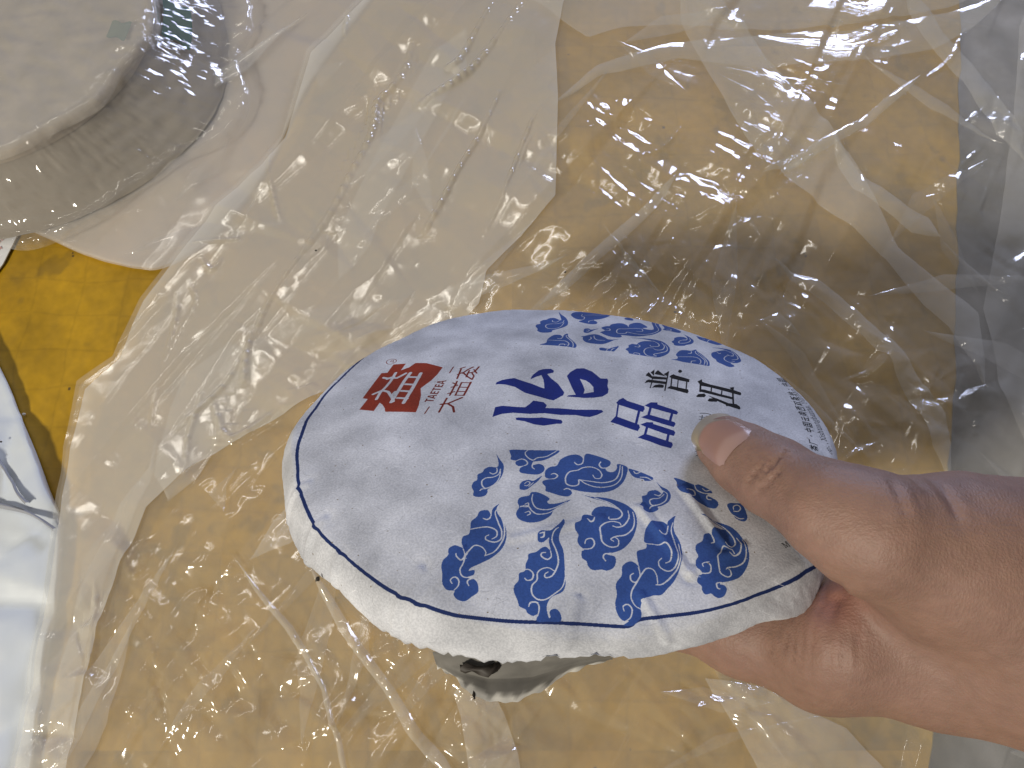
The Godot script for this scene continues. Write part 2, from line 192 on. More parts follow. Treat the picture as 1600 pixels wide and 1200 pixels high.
	"paper line 0.25 1: 9.51 -59.77 9.05 -57.36 9.77 -55.87 9.32 -53.42 8.13 -51.99",
	"paper line 0.25 1: 10.58 -50.13 10.69 -51.36 12.01 -52.67",
	"paper line 0.26 1: 9.9 -58.67 12.75 -59.78 16.59 -60.32",
	"cloud fill 0.00 1: -4.37 -31.99 -2.68 -33.18 -2.27 -35.44 -1.29 -37.47 -0.1 -38.97 1.48 -38.94 2.18 -37.4 2.61 -38.93 3.68 -39.86 3.75 -37.4 4.8 -34.49 5.6 -31.72 5.13 -29.7 3.64 -30.22 0.2 -31.1",
	"paper line 0.26 1: -2.28 -35.14 0.37 -34.77 2.58 -34.48 3.58 -32.8 3.26 -31.17 2.8 -30.64",
	"paper line 0.27 1: 3.27 -38.62 3.19 -37.4 4.35 -34.49 4.76 -32.26 4.51 -30.1",
	"paper line 0.27 1: 2.18 -37.4 1.55 -36.09 0.67 -36.22",
	"paper line 0.26 1: 0.74 -30.93 1.13 -32.15 2.23 -32.26 2.4 -31.43",
	"cloud fill 0.00 1: 8.44 -42.62 8.91 -44.16 10.09 -44.43 10.69 -43.45 13 -44.68 11.59 -43.17 10.54 -41.75 9.53 -40.68 8.42 -40.96",
	"paper line 0.20 1: 9.27 -43 9.98 -43.17 9.89 -42.16 9.17 -41.77",
	"cloud fill 0.00 1: 7.27 -37.94 8.19 -38.12 10.34 -39.48 11.94 -39.58 13.38 -38.12 14.36 -36.71 14.73 -36.03 16.3 -36 18.19 -36.81 16.23 -35.41 14.72 -33.81 12.81 -32.45 10.18 -32.68 8.28 -33.71 7.66 -35.7 7.78 -37.18",
	"paper line 0.27 1: 11.05 -38.57 10.99 -36.74 11.76 -35.33 13.75 -35.17",
	"paper line 0.27 1: 9.95 -37.59 10.07 -36.4 9.29 -35.18",
	"cloud fill 0.00 1: 11.65 -29.54 12.36 -30.09 13.62 -29.64 14.5 -29.71 15.69 -30.59 16.75 -31.23 17.04 -31.8 17.02 -30.72 16.17 -29.06 15.38 -27.8 14.32 -27.99 11.96 -28.26",
	"paper line 0.22 1: 13.46 -28.09 13.91 -29.31 14.5 -29.71",
	"paper line 0.22 1: 14.64 -28.01 15.23 -29.4 16.07 -30.1",
	"cloud fill 0.00 1: 13.16 -41.63 14.58 -43.13 13.82 -44.76 14.06 -45.89 15.48 -47.18 16.43 -47.33 17.09 -48.98 19.21 -50.65 20.88 -50.63 21.93 -48.79 21.95 -47.2 22.75 -50.28 24.86 -52.83 26.4 -53.2 27.13 -51.79 27.9 -49.37 27.44 -48.11 26.11 -47.33 27.62 -46.39 29.14 -46.9 29.74 -48.79 30.74 -56.6 32.55 -55 32.33 -52.94 32.01 -48.02 30.72 -45.1 28.58 -42.3 25.73 -40.39 22.83 -39.37 20.59 -39.64 18.77 -39.68 19 -38.76 18.07 -37.71 16.28 -37.81 14.39 -39.16 13.41 -40.67",
	"paper line 0.27 1: 23.83 -43.94 24.62 -43.74 25.65 -44.37 25.88 -45.87 25.29 -46.65 22.88 -46.27 20.9 -45.49 18.98 -45.16 18.1 -43.59 17.96 -41.53 18.93 -41.01 20.38 -41.55 20.99 -42.69 22.51 -41.95 24.96 -41.41 27.97 -42.83 30.36 -45.75 31.14 -48.5 31.19 -52.29 31.71 -56",
	"paper line 0.28 1: 14.58 -43.13 15.98 -43.28 16.14 -44.72 15.21 -44.74",
	"cloud fill 0.00 1: 21.19 -38.14 23.82 -38.29 27.67 -38.13 30.19 -36.85 31.29 -34.1 31.35 -31.26 30.28 -28.36 28.38 -26.21 26.5 -25.26 23.55 -25.74 20.21 -26.61 19.4 -27.03 19.35 -28.3 18.85 -29.57 19.91 -31.02 19.94 -32.12 21.12 -33.5 22.43 -33.28 23.05 -34.54 24.61 -35.98 26.94 -36.43 27.82 -36.3 24.86 -37.67",
	"paper line 0.28 1: 27.46 -36.82 28.56 -35.26 28.72 -33.54 27.91 -32.7 26.32 -32.51 26.11 -33.32",
	"paper line 0.28 1: 29.78 -35.83 30.13 -33.27 29.16 -30.81 27.51 -30.24 26.74 -30.92",
	"paper line 0.27 1: 30.52 -34.81 30.74 -32.25 30.11 -29.92 28.33 -28.51 26.14 -27.12 26.86 -26.21",
	"paper line 0.27 1: 26.83 -31.49 25.01 -31.18 23.82 -29.12 23.92 -26.8 25.05 -25.69 26.86 -26.21",
	"paper line 0.28 1: 21.67 -31.77 22.62 -31.48 23.18 -32.28 22.84 -33.07",
	"paper line 0.27 1: 20.57 -26.9 21.19 -27.48 22.23 -27.09 22.23 -26.33",
	"cloud fill 0.00 1: 33.69 -55 35.49 -53.4 37.11 -51.78 38.15 -48.95 37.27 -46.94 35.91 -46.85 34.13 -47.68 33.16 -47.67 32.51 -48.66 33.41 -50.5",
	"paper line 0.25 1: 33.76 -49.29 35.18 -50.06 34.94 -48.53 33.65 -47.71",
	"cloud fill 0.00 1: 38.22 -45.77 39.24 -44.44 40.05 -41.81 39.76 -39.57 38.58 -37.46 36.62 -35.87 36.29 -35.34 34.34 -34.7 33.24 -34.89 33.25 -36.11 32.94 -37.57 33.93 -39.13 34.4 -40.96 36.18 -42.68 37.67 -42.94 38.46 -42.18 38.55 -44.09",
	"paper line 0.25 1: 38.46 -42.18 37.92 -40.87 36.63 -40.38",
	"paper line 0.25 1: 39.13 -42.48 38.96 -40.25 37.29 -37.97 35.24 -36.99 35.13 -38.21 36.22 -39.56 37.76 -40.13",
	"cloud fill 0.00 1: 30.51 -24.72 32.12 -25.23 32.62 -26.74 32.36 -27.72 33.02 -29.46 34.39 -31.45 36.07 -32 37.42 -31.99 39.07 -33.36 39.05 -32.19 39.98 -30.23 41.01 -26.8 40.99 -24.75 40.34 -22.83 38.44 -23.08 36.31 -23.31 33.57 -23.69 31.96 -24.35",
	"paper line 0.25 1: 32.85 -26.8 35.15 -27.32 37.65 -27.68 38.71 -26.41 38.54 -24.59 37.86 -23.43",
	"paper line 0.26 1: 37.36 -31.69 37.06 -30.21 36.05 -29.65",
	"paper line 0.26 1: 38.68 -32.07 38.37 -30.58 39.36 -28.41 39.94 -25.97 39.13 -23.26",
	"paper line 0.25 1: 39.03 -31.06 40.19 -28.13 40.4 -25.08 39.82 -22.95",
	"paper line 0.25 1: 35.68 -23.41 36.06 -24.73 37.37 -25.3",
	"cloud fill 0.00 1: 42.43 -46.64 43.7 -46.2 45.6 -45.72 46.66 -44.36 47.77 -43.18 48.79 -42 48.74 -41.55 47.14 -40.27 45.58 -40.7 43.98 -41.92 42.4 -43.36 42.32 -45.32",
	"paper line 0.24 1: 44.45 -41.83 45.62 -44.1 46.56 -44.71",
	"paper line 0.24 1: 43.65 -44.24 44.44 -44.4",
	"cloud fill 0.00 1: 44.53 -36.93 47.53 -37.63 49.75 -37.33 50.86 -34.9 51.06 -31.43 50.69 -29.07 49.18 -27.44 47.23 -26.73 47.91 -25.43 47.58 -24.56 46.09 -23.91 44.43 -25.28 43.38 -26.49 43.47 -27.82 42.89 -28.7 42.76 -30.57 43.43 -32.5 44.93 -33.96 46.39 -35.17 48.04 -36.19 49.05 -35.69 47.31 -36.86",
	"paper line 0.25 1: 47.89 -36.47 49.53 -34.95 49.72 -33.2 48.55 -32.14 47.88 -33.04",
	"paper line 0.25 1: 49.94 -36.42 50.55 -32.95 50.15 -30.5 48.28 -29.24",
	"paper line 0.25 1: 49.39 -31.89 47.89 -32.16 46.39 -30.2 46.08 -28.44 47.12 -27.22 48.73 -28.33",
	"paper line 0.26 1: 45.1 -33.73 45.54 -32.71 46.12 -33.24",
	"cloud fill 0.00 1: 22.18 -56.68 23.34 -59.77 24.96 -58.87 24.75 -55.73 23.33 -55.42",
	"arcA line 0.15 0: 59.47 11.93 59.96 7.85 60.34 3.08 60.75 -2.56 61.04 -8.66 61.07 -15.25 60.35 -21.08 59.25 -24.82",
	"arcB line 0.14 0: 64.88 11.06 63.93 7.84 63.73 2.46 63.88 -3.71 63.79 -9.41 63.01 -14 62.19 -18.91",
	"arcC line 0.11 0: 42.75 44.02 45.47 42.38 49.15 40.11",
	"arcT line 0.16 0: -31.52 -3.26 -28.17 -15.86"
]
# the hand: joints with the flesh's radius there, and which of them a bone joins (with the softness of the join)
var joints := {
	"t0": [Vector3(0.04638, 0.15048, -0.06031), 0.00637],
	"t1": [Vector3(0.04936, 0.15439, -0.0555), 0.00698],
	"ip": [Vector3(0.05297, 0.16012, -0.04979), 0.00718],
	"t2": [Vector3(0.05869, 0.16833, -0.04135), 0.00731],
	"tm": [Vector3(0.06727, 0.16978, -0.03579), 0.00936],
	"cmc": [Vector3(0.08469, 0.16263, -0.03237), 0.01403],
	"w1": [Vector3(0.10478, 0.15742, -0.02791), 0.01972],
	"w2": [Vector3(0.10547, 0.15242, -0.01926), 0.01687],
	"im1": [Vector3(0.08834, 0.14191, -0.02022), 0.01345],
	"im": [Vector3(0.06719, 0.13446, -0.02015), 0.01152],
	"i1": [Vector3(0.05233, 0.12765, -0.02461), 0.00946],
	"i2": [Vector3(0.03854, 0.12296, -0.02951), 0.00801],
	"web0": [Vector3(0.07523, 0.14931, -0.02868), 0.0062],
	"web1": [Vector3(0.06764, 0.14427, -0.01995), 0.00859],
	"w3": [Vector3(0.12649, 0.15913, -0.02288), 0.02108],
	"mm": [Vector3(0.06928, 0.11782, -0.02735), 0.0105],
	"m1": [Vector3(0.04836, 0.11561, -0.03595), 0.0083],
	"m2": [Vector3(0.03054, 0.11373, -0.04379), 0.0074],
	"m3": [Vector3(0.01252, 0.11452, -0.04595), 0.0066],
	"rm": [Vector3(0.06937, 0.10166, -0.03378), 0.0105],
	"r1": [Vector3(0.0484, 0.10331, -0.04598), 0.0083],
	"r2": [Vector3(0.03055, 0.10388, -0.05644), 0.0074],
	"r3": [Vector3(0.01252, 0.10536, -0.05945), 0.0066],
	"lm": [Vector3(0.06381, 0.08772, -0.03955), 0.0095],
	"l1": [Vector3(0.04844, 0.09265, -0.05482), 0.0072],
	"l2": [Vector3(0.04256, 0.09538, -0.06759), 0.0064],
	"l3": [Vector3(0.02852, 0.09746, -0.07135), 0.0058],
	"i3": [Vector3(0.01653, 0.11897, -0.03768), 0.0068],
	"pw": [Vector3(0.09653, 0.10857, -0.03385), 0.014]
}
var bones := ["t0 t1 0.003", "t1 ip 0.003", "ip t2 0.005", "t2 tm 0.007", "tm cmc 0.009", "cmc w1 0.01", "w2 im1 0.01", "im1 im 0.008", "im i1 0.006", "i1 i2 0.005", "i2 i3 0.003", "web0 web1 0.007", "web1 im1 0.008", "web0 cmc 0.008", "w1 w3 0.01", "w2 w3 0.01", "mm m1 0.005", "m1 m2 0.003", "m2 m3 0.002", "rm r1 0.005", "r1 r2 0.003", "r2 r3 0.002", "lm l1 0.005", "l1 l2 0.003", "l2 l3 0.002", "im mm 0.006", "mm rm 0.006", "rm lm 0.006", "lm pw 0.008", "pw w2 0.012", "mm im1 0.008"]
# skin creases: depth in mm, half width, points
var creases := [
	"0.55 0.0007: 0.04574 0.16352 -0.04703 0.04679 0.16585 -0.0485 0.04776 0.16693 -0.0497 0.04896 0.16762 -0.05103",
	"0.6 0.0006: 0.04785 0.16716 -0.04796 0.04869 0.16801 -0.04871 0.04969 0.1687 -0.04951 0.05117 0.16894 -0.0511 0.05257 0.16834 -0.05286",
	"0.35 0.0006: 0.04725 0.16548 -0.04528 0.04888 0.16859 -0.04675 0.05017 0.16993 -0.04758 0.05258 0.16956 -0.05114",
	"0.25 0.0007: 0.04655 0.16333 -0.04502 0.04771 0.1666 -0.04558 0.04903 0.16895 -0.04588 0.05077 0.17046 -0.04779",
	"0.22 0.0006: 0.04722 0.16621 -0.05085 0.04799 0.1666 -0.05189 0.04962 0.16735 -0.05268",
	"0.35 0.001: 0.0677 0.17725 -0.04488 0.06713 0.17982 -0.04162 0.06701 0.18122 -0.0378",
	"0.4 0.001: 0.07271 0.17384 -0.04584 0.07243 0.17707 -0.04351 0.07308 0.17834 -0.04171",
	"0.7 0.0012: 0.07618 0.17263 -0.04635 0.07645 0.17663 -0.04317 0.07681 0.17881 -0.03972 0.07688 0.17971 -0.03697 0.07671 0.18 -0.03488",
	"0.3 0.0012: 0.06741 0.18016 -0.04094 0.06708 0.1813 -0.03722 0.06694 0.18138 -0.03553",
	"0.25 0.001: 0.07063 0.17953 -0.04113 0.07011 0.18093 -0.03732",
	"0.9 0.0013: 0.05787 0.172 -0.02895 0.05973 0.16683 -0.02743 0.06388 0.15276 -0.02686 0.06232 0.15294 -0.02376 0.06113 0.15287 -0.02076",
	"0.4 0.001: 0.06551 0.14733 -0.03226 0.06247 0.15111 -0.02712 0.06011 0.1516 -0.02273",
	"0.35 0.0008: 0.06115 0.15074 -0.02594 0.05893 0.15082 -0.0198 0.05864 0.14767 -0.01413",
	"0.3 0.0008: 0.05917 0.14933 -0.02491 0.05749 0.14865 -0.01884 0.05736 0.14545 -0.01431",
	"0.3 0.0007: 0.0574 0.1477 -0.02326 0.05635 0.14619 -0.01789 0.05665 0.14239 -0.01334",
	"0.25 0.0007: 0.056 0.14569 -0.02166 0.05531 0.14328 -0.01695",
	"0.3 0.0007: 0.0643 0.15454 -0.02114 0.0636 0.15345 -0.01596 0.06403 0.15146 -0.01265",
	"0.3 0.0007: 0.06176 0.15332 -0.01951 0.06146 0.14978 -0.01278",
	"0.25 0.0007: 0.06675 0.15546 -0.02102 0.066 0.15367 -0.01478",
	"0.25 0.0006: 0.0541 0.14178 -0.02024 0.05281 0.13852 -0.01741",
	"0.2 0.0008: 0.04935 0.13659 -0.01888 0.05096 0.13402 -0.01525"
]
var bag_ridges := [
	"0.0026 0.0018: -0.0505 -0.325 -0.055 -0.3045 -0.0655 -0.2889 -0.0659 -0.2761 -0.0689 -0.2625 -0.0757 -0.2437 -0.0824 -0.2238 -0.0926 -0.203",
	"0.002 0.0014: -0.0926 -0.203 -0.1014 -0.1848 -0.1067 -0.1704 -0.109 -0.1596",
	"0.0015 0.0012: -0.1126 -0.152 -0.1194 -0.1366 -0.1311 -0.1229 -0.1376 -0.1118",
	"0.003 0.002: -0.0107 -0.3527 -0.0181 -0.3346 -0.0265 -0.3151 -0.0315 -0.3108",
	"0.003 0.0022: 0.004 -0.3527 -0.0049 -0.3346 -0.0177 -0.3129 -0.0271 -0.3024 -0.0379 -0.293 -0.044 -0.2873",
	"0.0024 0.0015: -0.0063 -0.2942 -0.0139 -0.2722 -0.0242 -0.2492 -0.0325 -0.2291 -0.0393 -0.2133",
	"0.0026 0.0016: 0.0222 -0.2954 0.0109 -0.2781 0.0077 -0.2702 0 -0.2455 -0.0059 -0.2273 -0.013 -0.2105",
	"0.0018 0.0014: -0.1451 -0.1848 -0.1437 -0.1673 -0.1449 -0.1505 -0.1463 -0.1475",
	"0.0018 0.0014: -0.1412 -0.1864 -0.1364 -0.1774 -0.1404 -0.1642 -0.1437 -0.1514 -0.145 -0.146 -0.1457 -0.1285 -0.1449 -0.1118 -0.1468 -0.101",
	"0.0016 0.0014: -0.0814 -0.3666 -0.0847 -0.3436 -0.0851 -0.3324",
	"0.0015 0.0012: -0.1485 -0.2057 -0.123 -0.2092",
	"0.0015 0.0012: -0.1392 -0.2013 -0.1322 -0.193 -0.1287 -0.198",
	"0.0016 0.0013: -0.1147 -0.2606 -0.1129 -0.2455 -0.1091 -0.2309 -0.1055 -0.2203",
	"0.0015 0.0012: 0.0409 -0.2881 0.0505 -0.2793 0.0555 -0.2962",
	"0.0015 0.0012: 0.0246 -0.2663 0.0326 -0.2761",
	"0.002 0.0014: 0.0124 -0.2702 0.0067 -0.2606 0.0015 -0.2418",
	"0.0016 0.0013: 0.0609 -0.2567 0.072 -0.2625 0.0812 -0.2741",
	"0.002 0.0015: -0.1101 -0.1642 -0.1113 -0.152 -0.1113 -0.1401",
	"0.0014 0.0012: -0.1258 -0.1401 -0.1298 -0.1145 -0.1278 -0.0957",
	"0.002 0.0015: -0.1375 -0.0702 -0.1419 -0.0604 -0.1464 -0.0653",
	"0.0016 0.0013: -0.1562 -0.0653 -0.1526 -0.0417 -0.1497 -0.011 -0.1441 0.0055",
	"0.0013 0.001: 0.1575 -0.2702 0.1304 -0.253 0.1045 -0.2381",
	"0.0016 0.0012: 0.2304 -0.3346 0.2201 -0.3172 0.2046 -0.3045 0.197 -0.2983",
	"0.0018 0.0014: 0.1958 -0.3346 0.1779 -0.3259 0.1625 -0.3215",
	"0.0015 0.0012: 0.2306 -0.2861 0.2155 -0.2741",
	"0.0015 0.0013: 0.2217 -0.2606 0.2122 -0.2522",
	"0.002 0.0016: 0.2339 -0.2606 0.2163 -0.2309 0.2118 -0.2238",
	"0.002 0.0016: 0.193 -0.1535 0.1834 -0.1343 0.1739 -0.1145",
	"0.0018 0.0015: 0.1901 -0.1285 0.1875 -0.1173",
	"0.0016 0.0013: 0.0883 -0.0282 0.0975 -0.011",
	"0.0014 0.0012: -0.1197 -0.0509 -0.1016 -0.0405 -0.0704 -0.036",
	"0.0016 0.0013: -0.1214 -0.1285 -0.1129 -0.1145 -0.0937 -0.1285",
	"0.0018 0.0013: -0.1252 -0.0068 -0.1138 -0.0131 -0.0907 -0.011",
	"0.0015 0.0013: -0.1392 -0.0152 -0.1221 -0.0089 -0.1027 -0.0152"
]
var bag_folds := [
	"0.0717 -0.3785 0.0861 -0.3459 0.0989 -0.3068 0.1154 -0.2589 0.1437 -0.2259 0.1651 -0.1984 0.1839 -0.1662 0.1862 -0.1392|0.1127 -0.3785 0.1165 -0.3504 0.1276 -0.3195 0.1549 -0.2685 0.1638 -0.2403 0.1721 -0.2051 0.2004 -0.1725 0.2039 -0.1334",
	"0.0157 -0.2903 0.0416 -0.311 0.0816 -0.3299 0.131 -0.3343 0.1741 -0.3369 0.2261 -0.3495 0.2573 -0.369|0.0249 -0.2822 0.0446 -0.3047 0.084 -0.3195 0.125 -0.3118 0.1702 -0.3135 0.2142 -0.3246 0.2685 -0.3596",
	"-0.0139 -0.3981 0.0348 -0.3981 0.1043 -0.3981 0.1739 -0.3981 0.2434 -0.3981 0.313 -0.3981|0 -0.3414 0.0392 -0.3325 0.0825 -0.3414 0.1314 -0.3369 0.1745 -0.3396 0.2268 -0.3532 0.2721 -0.3737",
	"0.2015 -0.369 0.2093 -0.3325 0.2223 -0.3026 0.2293 -0.2783 0.2351 -0.2514|0.2133 -0.369 0.2201 -0.3369 0.2328 -0.3068 0.2412 -0.2822 0.2481 -0.2551",
	"-0.027 -0.151 -0.0528 -0.1334 -0.072 -0.111 -0.0895 -0.0847 -0.1025 -0.0697|-0.0213 -0.1392 -0.0443 -0.1221 -0.0609 -0.1003 -0.0788 -0.0772 -0.0967 -0.0625",
	"0.1134 -0.1951 0.136 -0.1756 0.1564 -0.151 0.1667 -0.1221 0.1688 -0.095|0.1184 -0.2001 0.1423 -0.1804 0.1637 -0.154 0.1752 -0.1249 0.1764 -0.095",
	"-0.0229 -0.0237 -0.018 -0.0109 -0.0155 0.0014 -0.0141 0.0153|-0.0092 -0.0237 -0.0023 -0.0109 0.0022 0.0014 0.0043 0.0153",
	"0.0089 -0.175 0.0225 -0.1885 0.0433 -0.2102 0.0618 -0.2294 0.0757 -0.2484|0.0144 -0.1737 0.0296 -0.1885 0.0483 -0.2068 0.0652 -0.2266 0.0797 -0.2462",
	"0.2705 -0.3785 0.2584 -0.3325 0.2401 -0.2743 0.2244 -0.2294 0.2113 -0.1951 0.203 -0.174 0.2023 -0.151 0.1987 -0.1249 0.1953 -0.095|0.2938 -0.3785 0.2813 -0.3325 0.2685 -0.2743 0.2591 -0.2294 0.2496 -0.1951 0.2437 -0.174 0.2373 -0.151 0.2301 -0.1249 0.2218 -0.095",
	"-0.1065 -0.0673 -0.0956 -0.0541 -0.0826 -0.0403 -0.0673 -0.0194 -0.0606 -0.0026 -0.0552 0.0172|-0.1057 -0.0683 -0.0938 -0.0548 -0.0799 -0.0414 -0.0653 -0.0198 -0.0584 -0.0026 -0.0526 0.0172",
	"-0.0781 -0.0649 -0.0634 -0.0403 -0.0456 -0.0194 -0.0367 -0.0057 -0.0218 0.0114|-0.0762 -0.0658 -0.0592 -0.0414 -0.0411 -0.0194 -0.0313 -0.0057 -0.0131 0.0114",
	"0.066 -0.0302 0.0717 -0.0183 0.0784 -0.0067 0.089 0.0153|0.1127 -0.0109 0.1184 -0.0047 0.1259 0.0035 0.1364 0.0172",
	"-0.1429 -0.1138 -0.1433 -0.1016 -0.1522 -0.0873 -0.1554 -0.0722 -0.1599 -0.053 -0.1621 -0.0302 -0.1618 -0.0088 -0.1602 0.0172|-0.1409 -0.1143 -0.14 -0.1003 -0.1455 -0.0847 -0.1493 -0.0722 -0.1532 -0.053 -0.1546 -0.0302 -0.1546 -0.0088 -0.1533 0.0172",
	"-0.033 -0.3414 -0.0476 -0.3026 -0.0638 -0.2589 -0.0748 -0.2259 -0.0848 -0.1918|-0.0131 -0.3325 -0.0315 -0.2943 -0.0482 -0.2514 -0.0611 -0.2189 -0.0673 -0.1852",
	"0.2009 -0.3068 0.1674 -0.2783 0.1367 -0.2589 0.1141 -0.2476|0.2042 -0.3042 0.1704 -0.2743 0.1397 -0.2544 0.1179 -0.2421",
	"-0.1348 -0.151 -0.139 -0.1277 -0.1404 -0.1056 -0.1402 -0.0899|-0.1039 -0.1631 -0.1117 -0.1392 -0.1186 -0.1138 -0.1273 -0.0873",
	"0.15 -0.2666 0.1573 -0.2366 0.1747 -0.2189 0.1864 -0.2051|0.1565 -0.2685 0.1642 -0.2421 0.1819 -0.2259 0.1972 -0.2154"
]

var rng := RandomNumberGenerator.new()


func _ready() -> void:
	rng.seed = 7
	# ---- camera, air, light
	var cam := Camera3D.new()
	cam.name = "camera"
	cam.fov = 50.0
	cam.near = 0.01
	cam.far = 20.0
	add_child(cam)
	cam.position = Vector3(0, CAM_H, 0)
	cam.rotation_degrees = Vector3(-66, 0, 0)
	cam.current = true
	var env := Environment.new()
	env.background_mode = Environment.BG_COLOR
	env.background_color = Color(0.74, 0.73, 0.75)
	env.background_energy_multiplier = 0.17
	env.tonemap_mode = Environment.TONE_MAPPER_LINEAR
	env.tonemap_exposure = 1.34
	env.sdfgi_enabled = true
	env.ssao_enabled = true
	env.ssil_enabled = true
	var we := WorldEnvironment.new()
	we.name = "air"
	we.environment = env
	add_child(we)
	area_lamp("warm_room_lamp", Vector3(-0.64, 0.93, 0.74), Vector2(0.17, 0.13), Color(1.0, 0.965, 0.9), 1.22)
	area_lamp("cool_window_light", Vector3(0.46, 0.40, -1.4), Vector2(0.4, 0.3), Color(0.82, 0.86, 1.0), 0.78)
	area_lamp("added_glint_tube", Vector3(-0.35, 1.7, -0.85), Vector2(1.1, 0.06), Color(1.0, 0.97, 0.92), 0.26)  # unseen overhead tube, added to draw glints from the film
	make_relief()
	# ---- large things first
	build_floor()
	build_board()
	build_milky_bag()
	build_big_bag()
	build_wrapped_round()
	build_mailer()
	build_slip()
	build_cake()
	build_hand()
	build_specks()


func area_lamp(called: String, at: Vector3, size: Vector2, color: Color, energy: float) -> void:
	var l := AreaLight3D.new()
	l.name = called
	l.area_size = size
	l.light_color = color
	l.light_energy = energy
	l.shadow_enabled = true
	add_child(l)
	l.look_at_from_position(at, Vector3(0.02, 0.08, -0.1), Vector3.UP)


# ---------------------------------------------------------------- helpers
func floats(s: String) -> PackedFloat64Array:
	return s.strip_edges().split_floats(" ", false)


func pts2(s: String) -> PackedVector2Array:
	var v := floats(s)
	var o := PackedVector2Array()
	for i in v.size() / 2:
		o.append(Vector2(v[i * 2], v[i * 2 + 1]))
	return o


func pts3(s: String) -> PackedVector3Array:
	var v := floats(s)
	var o := PackedVector3Array()
	for i in v.size() / 3:
		o.append(Vector3(v[i * 3], v[i * 3 + 1], v[i * 3 + 2]))
	return o


func smooth2(p: PackedVector2Array, closed: bool, n: int) -> PackedVector2Array:
	var o := PackedVector2Array()
	var m := p.size()
	var last := m if closed else m - 1
	for i in last:
		var a := p[(i - 1 + m) % m] if closed else p[maxi(i - 1, 0)]
		var b := p[i]
		var c := p[(i + 1) % m]
		var d := p[(i + 2) % m] if closed else p[mini(i + 2, m - 1)]
		for k in n:
			var t := float(k) / n
			o.append(b.cubic_interpolate(c, a, d, t))
	if not closed:
		o.append(p[m - 1])
	return o


func along2(p: PackedVector2Array, n: int, rounded := true) -> PackedVector2Array:
	# n + 1 points evenly spaced along a smoothed line
	var s := smooth2(p, false, 8) if rounded else p
	var len := PackedFloat64Array([0.0])
	for i in range(1, s.size()):
		len.append(len[i - 1] + s[i].distance_to(s[i - 1]))
	var o := PackedVector2Array()
	var j := 0
	for i in n + 1:
		var d := len[-1] * i / n
		while j < s.size() - 2 and len[j + 1] < d:
			j += 1
		o.append(s[j].lerp(s[j + 1], clampf((d - len[j]) / maxf(len[j + 1] - len[j], 1e-9), 0, 1)))
	return o


func grid_mesh(nu: int, nv: int, p: PackedVector3Array, uv: PackedVector2Array, col := PackedColorArray()) -> ArrayMesh:
	# (nu + 1) x (nv + 1) points, row by row
	var idx := PackedInt32Array()
	idx.resize(nu * nv * 6)
	var nrm := PackedVector3Array()
	nrm.resize(p.size())
	var w := nu + 1
	var k := 0
	for j in nv:
		for i in nu:
			var a := j * w + i
			var b := a + 1
			var c := a + w
			var d := c + 1
			var n1 := (p[c] - p[a]).cross(p[b] - p[a])
			var n2 := (p[c] - p[b]).cross(p[d] - p[b])
			nrm[a] += n1; nrm[b] += n1 + n2; nrm[c] += n1 + n2; nrm[d] += n2
			idx[k] = a; idx[k + 1] = b; idx[k + 2] = c
			idx[k + 3] = b; idx[k + 4] = d; idx[k + 5] = c
			k += 6
	for i in nrm.size():
		nrm[i] = nrm[i].normalized()
	return mesh_of(p, nrm, idx, uv, col)


func mesh_of(p: PackedVector3Array, nrm: PackedVector3Array, idx: PackedInt32Array, uv := PackedVector2Array(), col := PackedColorArray()) -> ArrayMesh:
	var arr := []
	arr.resize(Mesh.ARRAY_MAX)
	arr[Mesh.ARRAY_VERTEX] = p
	arr[Mesh.ARRAY_NORMAL] = nrm
	arr[Mesh.ARRAY_INDEX] = idx
	if uv.size():
		arr[Mesh.ARRAY_TEX_UV] = uv
	if col.size():
		arr[Mesh.ARRAY_COLOR] = col
	var m := ArrayMesh.new()
	m.add_surface_from_arrays(Mesh.PRIMITIVE_TRIANGLES, arr)
	return m


func obj(called: String, mesh: Mesh, mat: Material, parent: Node = self) -> MeshInstance3D:
	var o := MeshInstance3D.new()
	o.name = called
	o.mesh = mesh
	o.material_override = mat
	parent.add_child(o, true)
	return o


func thing(called: String, label: String, category: String) -> Node3D:
	var o := Node3D.new()
	o.name = called
	add_child(o, true)
	return tag(o, label, category)


func tag(o: Node3D, label: String, category: String, kind := "") -> Node3D:
	o.set_meta("label", label)
	o.set_meta("category", category)
	if kind:
		o.set_meta("kind", kind)
	return o


func noise(kind: int, freq: float, seed_: int, octaves := 1) -> FastNoiseLite:
	var n := FastNoiseLite.new()
	n.noise_type = kind
	n.frequency = freq
	n.seed = seed_
	n.fractal_type = FastNoiseLite.FRACTAL_FBM if octaves > 1 else FastNoiseLite.FRACTAL_NONE
	n.fractal_octaves = octaves
	return n


func lin(r: float, g: float, b: float, a := 1.0) -> Color:
	var c := Color(r, g, b, a).linear_to_srgb()
	c.a = a
	return c


func tube(st: PackedVector3Array, radii: PackedFloat64Array, sides: int, wobble: float) -> ArrayMesh:
	var p := PackedVector3Array()
	var uv := PackedVector2Array()
	var n := st.size()
	for j in n + 2:
		var i := clampi(j - 1, 0, n - 1)
		var dir := (st[mini(i + 1, n - 1)] - st[maxi(i - 1, 0)]).normalized()
		var u := dir.cross(Vector3(0.3, 0.8, 0.5)).normalized()
		var v := dir.cross(u)
		for k in sides + 1:
			var a := TAU * k / sides
			var r := 0.0 if j == 0 or j == n + 1 else radii[i] * (1.0 + wobble * sin(3.0 * a + 2.3 * i))
			p.append(st[i] + (u * cos(a) + v * sin(a)) * r)
			uv.append(Vector2(float(k) / sides, float(j) / n))
	return grid_mesh(sides, n + 1, p, uv)


